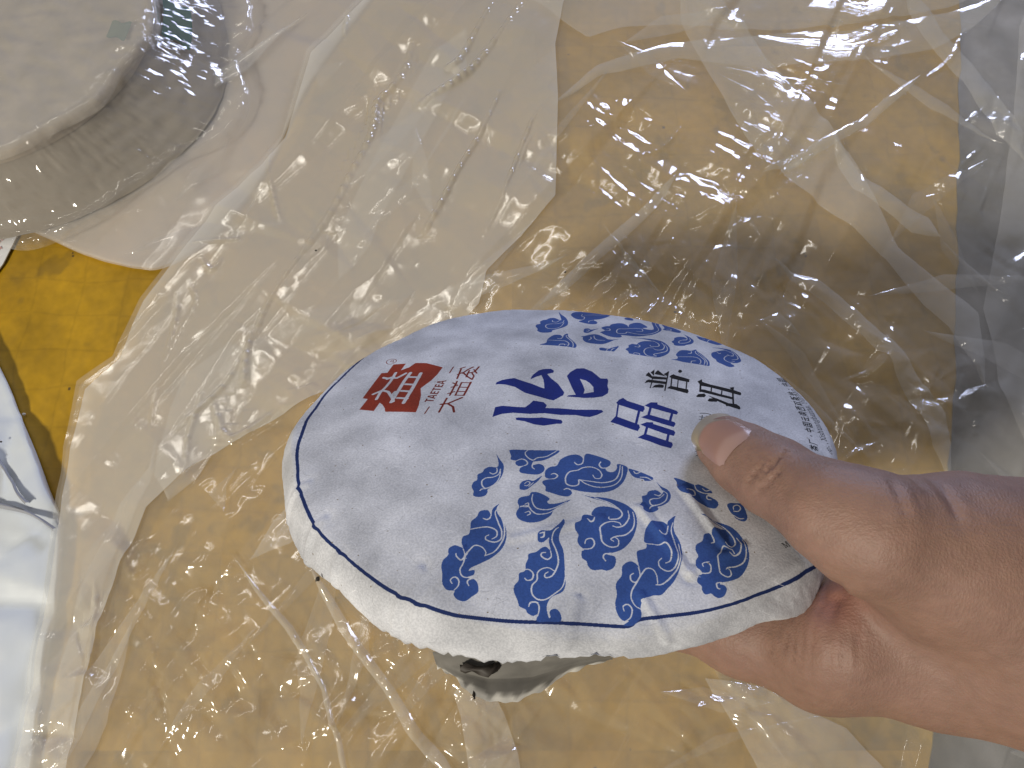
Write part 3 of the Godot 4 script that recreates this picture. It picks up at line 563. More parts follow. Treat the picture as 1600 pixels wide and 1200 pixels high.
# ---------------------------------------------------------------- the board and the floor under everything
func build_floor() -> void:
	var m := PlaneMesh.new()
	m.size = Vector2(3, 3)
	var mat := StandardMaterial3D.new()
	mat.albedo_texture = speckled(Color(0.45, 0.445, 0.445), 0.35, 18)
	mat.uv1_triplanar = true
	mat.uv1_scale = Vector3(4, 4, 4)
	mat.roughness = 0.7
	var o := obj("floor", m, mat)
	o.position = Vector3(0, -0.03, -0.2)
	o.set_meta("kind", "structure")
	o.set_meta("label", "plain grey surface beyond the right edge of the yellow board")


func build_board() -> void:
	var edge := along2(pts2("0.2395 -0.3665 0.2102 -0.2412 0.1897 -0.1539 0.1719 -0.0864 0.1492 -0.0048 0.1434 0.0176"), 40)
	# right edge prolonged, then a slab 28 mm thick
	var nu := 24
	var nv := 44
	var p := PackedVector3Array()
	var uv := PackedVector2Array()
	for j in nv + 1:
		var e := edge[clampi(j - 2, 0, 40)]
		e.x += 0.0006 * sin(j * 2.1) + 0.0005 * sin(j * 5.3 + 1.0)
		var z := e.y + (0.0 if j >= 2 and j <= 42 else (-0.3 if j < 2 else 0.2))
		for i in nu + 1:
			var t := float(mini(i, nu - 2)) / (nu - 2)
			var x := lerpf(-0.7, e.x, t)
			var y := 0.0
			if i == nu - 1:
				x += 0.0012; y = -0.0012
			elif i == nu:
				x += 0.0014; y = -0.0299
			p.append(Vector3(x, y, z))
			uv.append(Vector2(x, z) * 3.0)
	var mat := StandardMaterial3D.new()
	mat.albedo_texture = board_texture()
	mat.roughness = 0.42
	mat.uv1_scale = Vector3(1, 1, 1)
	mat.heightmap_enabled = true
	mat.heightmap_texture = grey_noise(512, FastNoiseLite.TYPE_SIMPLEX_SMOOTH, 0.03, 5, 3)
	mat.heightmap_scale = 0.03
	var o := obj("yellow_board", grid_mesh(nu, nv, p, uv), mat)
	tag(o, "flat stained yellow board lying under all the plastic film", "board")


func board_texture() -> ImageTexture:
	var s := 1024
	var im := Image.create(s, s, false, Image.FORMAT_RGB8)
	var n1 := noise(FastNoiseLite.TYPE_SIMPLEX_SMOOTH, 0.006, 3, 4)
	var n2 := noise(FastNoiseLite.TYPE_SIMPLEX_SMOOTH, 0.05, 4, 3)
	var cells := noise(FastNoiseLite.TYPE_VALUE, 1.0, 9)
	for y in s:
		for x in s:
			# faint squares where the tape and the weave beneath it show through
			var gx := floorf(x / 62.0 + 0.15 * n1.get_noise_2d(x, y + 300))
			var gy := floorf(y / 54.0 + 0.15 * n1.get_noise_2d(x + 700, y))
			var v := 1.0 + 0.17 * n1.get_noise_2d(x, y) + 0.07 * n2.get_noise_2d(x, y) + 0.025 * cells.get_noise_2d(gx * 7.3, gy * 5.1)
			var fx := absf(fposmod(x / 62.0 + 0.15 * n1.get_noise_2d(x, y + 300), 1.0) - 0.5)
			var fy := absf(fposmod(y / 54.0 + 0.15 * n1.get_noise_2d(x + 700, y), 1.0) - 0.5)
			v -= 0.05 * maxf(smoothstep(0.45, 0.5, fx), smoothstep(0.45, 0.5, fy))
			var dirt := smoothstep(0.38, 0.6, n1.get_noise_2d(x * 1.7 + 90, y * 1.7)) * 0.35
			im.set_pixel(x, y, Color(0.66 * v, 0.515 * v, 0.075 * v).lerp(Color(0.42, 0.34, 0.16), dirt))
	for k in 16:
		var c := Vector2(rng.randf() * s, rng.randf() * s)
		var r := rng.randf_range(1.5, 5.0)
		im.fill_rect(Rect2i(int(c.x), int(c.y), int(r), int(r * rng.randf_range(0.6, 1.4))), Color(0.36, 0.28, 0.14))
	return ImageTexture.create_from_image(im)


func grey_noise(s: int, kind: int, freq: float, seed_: int, octaves: int) -> ImageTexture:
	var n := noise(kind, freq, seed_, octaves)
	return ImageTexture.create_from_image(n.get_seamless_image(s, s))


# ---------------------------------------------------------------- plastic film
var relief := PackedFloat32Array()      # height of the film's creases over the board, 0.55 mm cells
const RX0 := -0.34
const RZ0 := -0.46
const CELLS := 1818.0
const RW := 1237
const RH := 982
var film_normal: Texture2D


func cell(x: float, z: float) -> float:
	var u := clampf((x - RX0) * CELLS, 0.0, RW - 1.001)
	var v := clampf((z - RZ0) * CELLS, 0.0, RH - 1.001)
	var i := int(u)
	var j := int(v)
	var a := u - i
	var b := v - j
	var k := j * RW + i
	return lerpf(lerpf(relief[k], relief[k + 1], a), lerpf(relief[k + RW], relief[k + RW + 1], a), b)


func make_relief() -> void:
	relief.resize(RW * RH)
	var patches := floats("-0.1429 -0.0376 0.0198 -0.1139 -0.0048 0.0198 -0.1184 -0.0812 0.0176 -0.0369 -0.0132 0.0176 0.0369 -0.0132 0.0176 -0.2501 -0.3256 0.0132 -0.2234 -0.2796 0.0154 -0.1817 -0.2756 0.0132 -0.2415 -0.2639 0.011 -0.0847 -0.1216 0.0198 -0.0577 -0.1539 0.0154 -0.0669 -0.1663 0.011 -0.1278 -0.0197 0.0242 -0.1005 -0.0241 0.0176 -0.0382 -0.0399 0.0132 -0.0561 -0.0241 0.0132 0.1234 -0.26 0.0198 0.0987 -0.2302 0.0132 0.1512 -0.1539 0.0198 0.1711 -0.1301 0.0176 0.1389 -0.1132 0.0176 0.1748 -0.3479 0.0198 0.1182 -0.3525 0.0176 0.0304 -0.2449 0.0198 0.0503 -0.2796 0.0132 0.06 -0.1888 0.0308 0.109 -0.1921 0.022 -0.0091 -0.0048 0.0242 0.0344 -0.009 0.0198 0.2057 -0.2412 0.0154 0.2328 -0.2796 0.0132 0.1884 -0.136 0.0132 0.0186 -0.0197 0.0132 -0.0438 -0.054 0.0088 -0.1436 -0.0812 0.011 -0.164 -0.0048 0.0132 0.087 -0.009 0.0198 0.2197 -0.1988 0.0132 0.2052 -0.1273 0.011 -0.1253 -0.0469 0.0154 -0.0809 -0.0154 0.0176 -0.0592 -0.0048 0.0132 0.0182 -0.0048 0.0198 0.0545 -0.0027 0.0154 0.1445 -0.3 0.0176 0.185 -0.26 0.0154 0.0628 -0.2302 0.0176 -0.1056 -0.0612 0.0088 -0.1143 -0.054 0.0154 -0.0286 -0.0376 0.011 0.0767 -0.0197 0.011")
	var much := PackedFloat32Array()
	much.resize(RW * RH)
	for k in patches.size() / 3:
		var cx := (patches[k * 3] - RX0) * CELLS
		var cz := (patches[k * 3 + 1] - RZ0) * CELLS
		var r := patches[k * 3 + 2] * CELLS
		for j in range(maxi(0, int(cz - 2 * r)), mini(RH, int(cz + 2 * r))):
			for i in range(maxi(0, int(cx - 2 * r)), mini(RW, int(cx + 2 * r))):
				var d := ((i - cx) * (i - cx) + (j - cz) * (j - cz)) / (r * r)
				much[j * RW + i] = maxf(much[j * RW + i], exp(-d * 1.2))
	# broad soft waves
	var a := noise(FastNoiseLite.TYPE_SIMPLEX_SMOOTH, 0.009, 21, 2)
	var c := noise(FastNoiseLite.TYPE_SIMPLEX, 0.066, 23)
	var wx := noise(FastNoiseLite.TYPE_SIMPLEX_SMOOTH, 0.0075, 24)
	for j in RH:
		for i in RW:
			var w := wx.get_noise_2d(i, j) * 20.0
			relief[j * RW + i] = 0.0014 * (0.5 + 0.5 * a.get_noise_2d((i + w) * 1.3 + j * 0.5, (j - w) * 0.8))
	# crumples: flat facets that meet in sharp creases, deep in the patches and faint elsewhere
	facets(much, 5.2, 4.4, -58.0, 0.0044, 0.05, 5)
	facets(much, 3.4, 4.0, 46.0, 0.0032, 0.05, 6)
	facets(much, 6.0, 1.6, -12.0, 0.0056, 0.04, 7)
	facets(much, 12.0, 6.0, -60.0, 0.0050, 0.8, 8)
	facets(much, 15.0, 2.6, 35.0, 0.0036, 0.6, 10)
	facets(much, 1.8, 2.4, 80.0, 0.0007, 0.02, 9)
	for line in bag_ridges:
		var parts = line.split(":")
		var hw := floats(parts[0])
		var p := smooth2(pts2(parts[1]), false, 3)
		var w := hw[1] * CELLS * 1.5
		var total := p.size() - 1
		for s in total:
			var e0 := (p[s] - Vector2(RX0, RZ0)) * CELLS
			var e1 := (p[s + 1] - Vector2(RX0, RZ0)) * CELLS
			for j in range(maxi(0, int(minf(e0.y, e1.y) - w - 1)), mini(RH, int(maxf(e0.y, e1.y) + w + 2))):
				for i in range(maxi(0, int(minf(e0.x, e1.x) - w - 1)), mini(RW, int(maxf(e0.x, e1.x) + w + 2))):
					var q := Geometry2D.get_closest_point_to_segment(Vector2(i, j), e0, e1)
					var t := (s + 0.5) / total
					var h := 0.8 * hw[0] * (0.5 + 0.5 * cos(PI * minf(1.0, q.distance_to(Vector2(i, j)) / w))) * (0.35 + 0.65 * sin(PI * clampf(t, 0.06, 0.94))) * (0.75 + 0.25 * c.get_noise_2d(i * 0.12, j * 0.12))
					var k := j * RW + i
					relief[k] = maxf(relief[k], relief[k] * 0.6 + h)
	# a faint fine crinkle shared by the films
	var s2 := 512
	var im := noise(FastNoiseLite.TYPE_SIMPLEX, 0.014, 31, 2).get_seamless_image(s2, s2)
	im.convert(Image.FORMAT_RGB8)
	im.bump_map_to_normal_map(5.0)
	film_normal = ImageTexture.create_from_image(im)


func facets(much: PackedFloat32Array, step: float, long: float, turn: float, high: float, least: float, seed_: int) -> void:
	# random points of random height, joined into flat triangles that are long in one direction; step in mm
	var r := RandomNumberGenerator.new()
	r.seed = seed_
	var st := step * CELLS / 1000.0
	var ax := Vector2.from_angle(deg_to_rad(turn))
	var ay := ax.orthogonal()
	var mid := Vector2(RW, RH) * 0.5
	var reach := mid.length() + st * long
	var flat := PackedVector2Array()
	var pts := PackedVector2Array()
	var hs := PackedFloat64Array()
	var nx := int(reach / (st * long)) + 1
	var ny := int(reach / st) + 1
	var region := noise(FastNoiseLite.TYPE_SIMPLEX_SMOOTH, 0.006, 90 + seed_)
	for j in range(-ny, ny + 1):
		for i in range(-nx, nx + 1):
			var u := i + r.randf_range(-0.62, 0.62)
			var v := j + r.randf_range(-0.62, 0.62)
			var hh := r.randf_range(-0.5, 0.5)
			var q := mid + ax * (u * st * long) + ay * (v * st)
			if q.x < -st * long or q.y < -st * long or q.x > RW + st * long or q.y > RH + st * long:
				continue
			var k := clampi(int(q.y), 0, RH - 1) * RW + clampi(int(q.x), 0, RW - 1)
			var m := much[k] * smoothstep(-0.45, 0.25, region.get_noise_2dv(q))
			flat.append(Vector2(u, v))
			pts.append(q)
			hs.append(hh * high * (least + (1.0 - least) * m))
	var tri := Geometry2D.triangulate_delaunay(flat)
	for k in tri.size() / 3:
		var i0 := tri[k * 3]
		var i1 := tri[k * 3 + 1]
		var i2 := tri[k * 3 + 2]
		var p0 := pts[i0]
		var p1 := pts[i1]
		var p2 := pts[i2]
		var den := (p1 - p0).cross(p2 - p0)
		if absf(den) < 1e-6 or absf(hs[i0]) + absf(hs[i1]) + absf(hs[i2]) < 0.00004:
			continue
		var gu := (hs[i1] - hs[i0]) / den
		var gv := (hs[i2] - hs[i0]) / den
		for j in range(maxi(0, ceili(minf(p0.y, minf(p1.y, p2.y)))), mini(RH - 1, floori(maxf(p0.y, maxf(p1.y, p2.y)))) + 1):
			# the span of this row inside the triangle
			var x0 := 1e9
			var x1 := -1e9
			for e in [[p0, p1], [p1, p2], [p2, p0]]:
				var ea: Vector2 = e[0]
				var eb: Vector2 = e[1]
				if (ea.y <= j) != (eb.y <= j):
					var x := ea.x + (j - ea.y) * (eb.x - ea.x) / (eb.y - ea.y)
					x0 = minf(x0, x)
					x1 = maxf(x1, x)
			for i in range(maxi(0, ceili(x0)), mini(RW - 1, ceili(x1) - 1) + 1):
				var q := Vector2(i, j) - p0
				relief[j * RW + i] += hs[i0] + gu * q.cross(p2 - p0) + gv * (p1 - p0).cross(q)


func film(color: Color, alpha: float, rough: float, bumps: float) -> StandardMaterial3D:
	var m := StandardMaterial3D.new()
	m.transparency = BaseMaterial3D.TRANSPARENCY_ALPHA
	color.a = alpha
	m.albedo_color = color
	m.roughness = rough
	m.metallic_specular = 0.6
	m.cull_mode = BaseMaterial3D.CULL_DISABLED
	m.normal_enabled = true
	m.normal_texture = film_normal
	m.normal_scale = bumps
	return m


func sheet(left: String, right: String, nu: int, nv: int, lift: float, scale_: float, arch := 0.0, taper := 0.0) -> ArrayMesh:
	var a := along2(pts2(left), nv, taper < 0.0)
	var b := along2(pts2(right), nv, taper < 0.0)
	var p := PackedVector3Array()
	var uv := PackedVector2Array()
	for j in nv + 1:
		for i in nu + 1:
			var t := float(i) / nu
			var wide := 1.0 if taper <= 0.0 else clampf(minf(j, nv - j) / (taper * nv), 0.02, 1.0)
			var q := a[j].lerp(b[j], 0.5 + (t - 0.5) * wide)
			var y := lift + cell(q.x, q.y) * scale_ + arch * 4.0 * t * (1.0 - t)
			p.append(Vector3(q.x, y, q.y))
			uv.append(q * 7.0)
	return grid_mesh(nu, nv, p, uv)


func build_milky_bag() -> void:
	var t := thing("plastic_bag", "milky plastic film spread under the wrapped round bundle", "plastic bag")
	obj("film", sheet("-0.3553 -0.4642 -0.2961 -0.4642 -0.2739 -0.4642 -0.2517 -0.4642 -0.2295 -0.4642 -0.2073 -0.4642 -0.1842 -0.4586 -0.154 -0.4531 -0.1271 -0.4422 -0.0935 -0.4315 -0.057 -0.421", "-0.2823 -0.2238 -0.2351 -0.2231 -0.2157 -0.2154 -0.193 -0.2047 -0.1776 -0.1997 -0.1572 -0.1976 -0.1367 -0.2133 -0.1178 -0.2492 -0.1023 -0.3045 -0.0804 -0.3527 -0.056 -0.4006", 200, 260, 0.0018, 0.55, 0.0, -1.0), film(lin(0.80, 0.77, 0.72), 0.4, 0.2, 0.2), t)
	obj("film", sheet("-0.3553 -0.4642 -0.2961 -0.4642 -0.2739 -0.4642 -0.2517 -0.4642 -0.2295 -0.4642 -0.2073 -0.4642 -0.1842 -0.4586 -0.154 -0.4531 -0.1271 -0.4422 -0.0935 -0.4315 -0.057 -0.421", "-0.2823 -0.2238 -0.2351 -0.2231 -0.2157 -0.2154 -0.193 -0.2047 -0.1776 -0.1997 -0.1572 -0.1976 -0.1367 -0.2133 -0.1178 -0.2492 -0.1023 -0.3045 -0.0804 -0.3527 -0.056 -0.4006", 160, 200, 0.0034, 0.75, 0.0, -1.0), film(lin(0.80, 0.77, 0.72), 0.34, 0.18, 0.2), t)


func build_big_bag() -> void:
	var t := thing("plastic_bag", "large crumpled clear plastic bag spread under the tea cake", "plastic bag")
	obj("film", sheet("-0.0556 -0.3981 -0.0806 -0.3596 -0.1038 -0.3238 -0.1107 -0.2704 -0.1193 -0.2532 -0.1384 -0.2294 -0.1554 -0.1918 -0.1615 -0.1788 -0.1672 -0.151 -0.1795 -0.1392 -0.1799 -0.111 -0.1784 -0.095 -0.1762 -0.0722 -0.1741 -0.0483 -0.1733 -0.0194 -0.1718 0.0055 -0.1713 0.0249 -0.1692 0.0572", "0.3478 -0.3981 0.3056 -0.2743 0.27 -0.1693 0.2313 -0.0601 0.2012 0.0249 0.1896 0.0572", 700, 640, 0.0062, 1.0), film(lin(0.86, 0.84, 0.75), 0.15, 0.1, 0.1), t)
	obj("film", sheet("-0.0556 -0.3981 -0.0806 -0.3596 -0.1038 -0.3238 -0.1107 -0.2704 -0.1193 -0.2532 -0.1384 -0.2294 -0.1554 -0.1918 -0.1615 -0.1788 -0.1672 -0.151 -0.1795 -0.1392 -0.1799 -0.111 -0.1784 -0.095 -0.1762 -0.0722 -0.1741 -0.0483 -0.1733 -0.0194 -0.1718 0.0055 -0.1713 0.0249 -0.1692 0.0572", "0.3478 -0.3981 0.3056 -0.2743 0.27 -0.1693 0.2313 -0.0601 0.2012 0.0249 0.1896 0.0572", 300, 260, 0.0042, 0.55), film(lin(0.86, 0.84, 0.75), 0.08, 0.1, 0.12), t)
	obj("film", sheet("-0.0524 -0.3942 -0.0777 -0.3553 -0.1008 -0.3198 -0.108 -0.2671 -0.1169 -0.2501 -0.1352 -0.2265 -0.1521 -0.1893 -0.1582 -0.1765 -0.1636 -0.149 -0.1746 -0.135 -0.1762 -0.11 -0.1741 -0.089 -0.173 -0.071 -0.1709 -0.0474 -0.1702 -0.0187 -0.1686 0.0054 -0.1684 0.0228", "0.0359 -0.3917 0.0264 -0.3539 0.0219 -0.3272 0.0223 -0.2896 0.0199 -0.2329 0.0086 -0.2171 -0.0112 -0.1919 -0.0142 -0.176 -0.0269 -0.1605 -0.0477 -0.1471 -0.0731 -0.1355 -0.1024 -0.1187 -0.1256 -0.104 -0.1412 -0.0859 -0.1479 -0.0638 -0.1508 -0.043 -0.1515 -0.019 -0.1515 0.0014 -0.151 0.0226", 330, 560, 0.0082, 1.0), film(lin(0.87, 0.85, 0.78), 0.34, 0.1, 0.1), t)
	for line in bag_folds:
		var ab = line.split("|")
		obj("fold", sheet(ab[0], ab[1], 30, 130, 0.0072, 1.0, 0.0008, 0.14), film(lin(0.87, 0.86, 0.80), 0.2, 0.09, 0.1), t)
	# small loose pleats where the film doubles over itself
	var r := RandomNumberGenerator.new()
	r.seed = 19
	var hazy := [film(lin(0.87, 0.86, 0.80), 0.09, 0.1, 0.1), film(lin(0.87, 0.86, 0.80), 0.15, 0.1, 0.1), film(lin(0.87, 0.86, 0.80), 0.06, 0.08, 0.1)]
	for k in 70:
		var q := Vector2(r.randf_range(-0.17, 0.26), r.randf_range(-0.36, 0.0))
		var dir := Vector2.from_angle(deg_to_rad(r.randfn(-58.0 if q.x < 0.03 else (55.0 if r.randf() < 0.6 else -15.0), 24.0)))
		var half := dir * r.randf_range(0.008, 0.05)
		var off := dir.orthogonal() * r.randf_range(0.0012, 0.009)
		var kink := dir.orthogonal() * r.randf_range(-0.005, 0.005)
		var l := [q - half, q - half * 0.2 + off + kink, q + half]
		var m := [q - half, q + half * 0.1 - off * 0.6 + kink, q + half]
		var ls := ""
		var ms := ""
		for i in 3:
			ls += "%f %f " % [l[i].x, l[i].y]
			ms += "%f %f " % [m[i].x, m[i].y]
		obj("fold", sheet(ls, ms, 8, 50, 0.0068 + 0.00015 * (k % 9), 1.0, 0.0004), hazy[k % 3], t)


# ---------------------------------------------------------------- the round bundle at the back left
func build_wrapped_round() -> void:
	var c := Vector2(-0.2534, -0.3099)
	var t := thing("wrapped_bundle", "round flat bundle in clear film with a green mark", "bundle")
	t.position = Vector3(c.x, 0.004, c.y)
	t.scale = Vector3.ONE * 1.087
	var prof := [[0.0, 0.031], [0.03, 0.0312], [0.06, 0.0305], [0.0735, 0.0296], [0.0765, 0.0275], [0.077, 0.025]]
	var n1 := noise(FastNoiseLite.TYPE_SIMPLEX, 6.0, 41)
	var paper := StandardMaterial3D.new()
	paper.albedo_texture = speckled(Color(0.62, 0.58, 0.52), 0.12, 12)
	paper.uv1_triplanar = true
	paper.uv1_scale = Vector3(9, 9, 9)
	paper.roughness = 0.85
	obj("paper_body", turned(prof, 140, 0.0008, n1, 0.0, 0.0), paper, t)
	var brown := plain(lin(0.25, 0.22, 0.175), 0.8)
	obj("side_band", turned([[0.0758, 0.0272], [0.0785, 0.021], [0.088, 0.012], [0.098, 0.0045], [0.102, 0.0]], 140, 0.0006, n1, 0.0, 0.0), brown, t)
	# green print: a patch over the shoulder of the bundle and one on its top
	var green := plain(lin(0.02, 0.10, 0.07), 0.8)
	for spec in [[0.0785, 0.088, -0.292, -0.017, 0.0215, 0.0125], [0.062, 0.070, 0.026, 0.168, 0.0312, 0.0305]]:
		var p := PackedVector3Array()
		var uv := PackedVector2Array()
		for j in 9:
			for i in 13:
				var th: float = lerpf(spec[2], spec[3], i / 12.0) + 0.02 * sin(j * 1.1) * (i / 12.0 - 0.5)
				var r: float = lerpf(spec[0], spec[1], j / 8.0) + 0.0012
				var y: float = lerpf(spec[4], spec[5], j / 8.0) + 0.0012
				p.append(Vector3(cos(th) * r, y, sin(th) * r))
				uv.append(Vector2(i / 12.0, j / 8.0))
		obj("green_print", grid_mesh(12, 8, p, uv), green, t)
	# a loose inner film down to a wide brim, and a tight outer one with a beaded rim
	var over := [[0.0, 0.0345], [0.03, 0.0345], [0.06, 0.0338], [0.0735, 0.0328], [0.0775, 0.031], [0.08, 0.0265], [0.086, 0.0205], [0.095, 0.0135], [0.103, 0.0088], [0.1085, 0.0072], [0.111, 0.0088], [0.113, 0.0062], [0.113, 0.003]]
	obj("clear_film", turned(over, 560, 0.0005, n1, 0.0009, 0.003), film(lin(0.85, 0.83, 0.78), 0.13, 0.08, 0.1), t)
	var outer := [[0.0, 0.0365], [0.04, 0.0365], [0.07, 0.0358], [0.0785, 0.0352], [0.0806, 0.0362], [0.0822, 0.0345], [0.0818, 0.03]]
	obj("clear_film", turned(outer, 420, 0.0006, noise(FastNoiseLite.TYPE_SIMPLEX, 5.0, 44), 0.0005, 0.002), film(lin(0.85, 0.83, 0.78), 0.24, 0.08, 0.1), t)


func turned(prof: Array, sides: int, rough: float, n: FastNoiseLite, pleat: float, ragged: float) -> ArrayMesh:
	# a shape turned about the y axis with creased film pleats on its shoulder
	var line := PackedVector2Array()
	for q in prof:
		line.append(Vector2(q[0], q[1]))
	var rows := 48
	var s := along2(line, rows)
	var p := PackedVector3Array()
	var uv := PackedVector2Array()
	for j in rows + 1:
		for i in sides + 1:
			var th := TAU * (i % sides) / sides
			var r := s[j].x
			var y := s[j].y
			var dir := Vector2(cos(th), sin(th))
			var shoulder := smoothstep(0.06, 0.085, r)
			var v := n.get_noise_3d(dir.x * r * 20.0, dir.y * r * 20.0, y * 20.0)
			var tuck := absf(n.get_noise_2d(th * 0.9 + 1.2 * v, 5.0 + y * 9.0)) + 0.35 * absf(n.get_noise_2d(th * 2.6 + v, 9.0 + y * 40.0))
			if pleat > 0.0:
				y += 0.35 * (cell(-0.24 + dir.x * r, -0.294 + dir.y * r) - 0.002) * (1.0 - 0.6 * shoulder)
			y += rough * v + pleat * tuck * shoulder
			r += rough * v * shoulder + pleat * 0.8 * tuck * shoulder + ragged * float(j) / rows * float(j) / rows * n.get_noise_2d(dir.x * 0.35, dir.y * 0.35) * 2.0
			r *= 1.0 - 0.15 * maxf(0.0, dir.y - 0.25) * smoothstep(0.078, 0.11, r)
			p.append(Vector3(dir.x * r, maxf(y, 0.0004), dir.y * r))
			uv.append(Vector2(dir.x * r, dir.y * r) * 7.0)
	return grid_mesh(sides, rows, p, uv)


func speckled(base: Color, amount: float, seed_: int) -> ImageTexture:
	var s := 512
	var n := noise(FastNoiseLite.TYPE_SIMPLEX_SMOOTH, 0.012, seed_, 5).get_seamless_image(s, s)
	var im := Image.create(s, s, false, Image.FORMAT_RGB8)
	for y in s:
		for x in s:
			var v := 1.0 + amount * (n.get_pixel(x, y).r - 0.5) * 2.0
			im.set_pixel(x, y, Color(base.r * v, base.g * v, base.b * v))
	return ImageTexture.create_from_image(im)


# ---------------------------------------------------------------- the white mailer and the slip at the left
func build_mailer() -> void:
	var t := thing("plastic_mailer", "white plastic mailing bag with grey folds at the lower left corner", "mailing bag")
	var mat := StandardMaterial3D.new()
	mat.albedo_color = lin(0.62, 0.67, 0.72)
	mat.roughness = 0.5
	mat.normal_enabled = true
	mat.normal_texture = film_normal
	mat.normal_scale = 0.08
	var edge := along2(pts2("-0.238 -0.1777 -0.213 -0.1427 -0.2033 -0.1269 -0.1928 -0.1103 -0.1843 -0.0957 -0.1776 -0.0847 -0.1742 -0.0742 -0.1713 -0.055 -0.1704 -0.0367 -0.169 -0.015 -0.1672 0.0054 -0.1649 0.0247"), 120)
	var n := noise(FastNoiseLite.TYPE_SIMPLEX, 22.0, 51)
	var p := PackedVector3Array()
	var uv := PackedVector2Array()
	for j in 121:
		for i in 63:
			var q := edge[j]
			var tt := float(mini(i, 60)) / 60.0
			var x := lerpf(q.x - 0.16, q.x, tt)
			var y := 0.0052 + 0.004 * absf(n.get_noise_2d(x, q.y)) + 0.0007 * absf(n.get_noise_2d(x * 3.0, q.y * 2.4)) - 0.0015 * smoothstep(0.9, 1.0, tt)
			if i == 61:
				y -= 0.0012; x += 0.0004
			if i == 62:
				y = 0.0008; x -= 0.0006
			p.append(Vector3(x, y, q.y))
			uv.append(Vector2(x, q.y) * 7.0)
	obj("bag_face", grid_mesh(62, 120, p, uv), mat, t)
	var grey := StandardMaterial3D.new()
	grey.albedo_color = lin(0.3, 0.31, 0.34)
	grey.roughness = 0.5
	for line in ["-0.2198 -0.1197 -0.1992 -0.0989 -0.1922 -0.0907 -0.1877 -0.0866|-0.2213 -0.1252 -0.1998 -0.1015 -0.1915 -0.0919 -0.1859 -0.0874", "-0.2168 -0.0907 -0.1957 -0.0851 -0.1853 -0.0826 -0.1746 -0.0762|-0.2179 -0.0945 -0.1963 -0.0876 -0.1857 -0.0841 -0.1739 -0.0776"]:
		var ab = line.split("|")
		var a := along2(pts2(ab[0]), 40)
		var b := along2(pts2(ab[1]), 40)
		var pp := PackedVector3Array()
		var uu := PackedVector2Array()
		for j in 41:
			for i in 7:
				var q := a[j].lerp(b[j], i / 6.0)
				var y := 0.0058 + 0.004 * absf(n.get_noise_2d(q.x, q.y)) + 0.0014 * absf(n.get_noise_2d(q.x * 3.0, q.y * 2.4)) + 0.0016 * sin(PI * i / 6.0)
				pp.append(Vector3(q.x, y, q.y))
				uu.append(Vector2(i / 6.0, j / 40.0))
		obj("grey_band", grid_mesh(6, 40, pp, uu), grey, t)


func build_slip() -> void:
	var t := thing("paper_slip", "small white paper slip with faint pink print on the yellow board", "paper slip")
	var poly := pts2("-0.2675 -0.2397 -0.2368 -0.2252 -0.2259 -0.2195 -0.2293 -0.2003 -0.2369 -0.1811 -0.2671 -0.1976")
	obj("paper", slab(poly, 0.0012, 0.0006), plain(lin(0.72, 0.73, 0.75), 0.8), t)
	var st := PackedVector3Array()
	for line in "-0.2346 -0.221 -0.2314 -0.2224|-0.2337 -0.2154 -0.232 -0.2203|-0.2348 -0.2105 -0.2312 -0.2147|-0.2349 -0.2064 -0.2316 -0.2091".split("|"):
		var e := pts2(line)
		var d := (e[1] - e[0]).normalized()
		var s := d.orthogonal() * 0.0007
		for k in 4:
			var a := e[0].lerp(e[1], k / 4.0)
			var b := e[0].lerp(e[1], (k + 0.6) / 4.0)
			for q in [a - s, b + s, b - s, a - s, a + s, b + s]:
				st.append(Vector3(q.x, 0.0022, q.y))
	var nn := PackedVector3Array()
	var ii := PackedInt32Array()
	for k in st.size():
		nn.append(Vector3.UP)
		ii.append(k)
	obj("pink_print", mesh_of(st, nn, ii), plain(lin(0.62, 0.38, 0.36), 0.8), t)


func plain(c: Color, rough: float) -> StandardMaterial3D:
	var m := StandardMaterial3D.new()
	m.albedo_color = c
	m.roughness = rough
	return m


func slab(poly: PackedVector2Array, y: float, thick: float) -> ArrayMesh:
	var st := SurfaceTool.new()
	st.begin(Mesh.PRIMITIVE_TRIANGLES)
	st.set_smooth_group(-1)
	if Geometry2D.is_polygon_clockwise(poly):
		poly.reverse()
	var tri := Geometry2D.triangulate_polygon(poly)
	for k in tri.size() / 3:
		var a := poly[tri[k * 3]]
		var b := poly[tri[k * 3 + 1]]
		var c := poly[tri[k * 3 + 2]]
		if (b - a).cross(c - a) < 0:
			var sw := b; b = c; c = sw
		for q in [a, b, c]:
			st.add_vertex(Vector3(q.x, y + thick, q.y))
	var mid := Vector2.ZERO
	for q in poly:
		mid += q / poly.size()
	for k in poly.size():
		var a := poly[k]
		var b := poly[(k + 1) % poly.size()]
		if (b - a).cross((a + b) * 0.5 - mid) > 0.0:
			var sw := a; a = b; b = sw
		for q in [[a, thick], [a, 0.0], [b, thick], [b, thick], [a, 0.0], [b, 0.0]]:
			st.add_vertex(Vector3(q[0].x, y + q[1], q[0].y))
	st.generate_normals()
	return st.commit()


# ---------------------------------------------------------------- the tea cake
var prof_r := PackedFloat64Array()
var prof_y := PackedFloat64Array()
var prof_len := PackedFloat64Array()


func rim_table(th: float, table: Array) -> float:
	var t := fposmod(rad_to_deg(th), 360.0) / 15.0
	var i := int(t) % 24
	var f := t - floorf(t)
	f = f * f * (3.0 - 2.0 * f)
	return table[i] * (1.0 - f) + table[(i + 1) % 24] * f


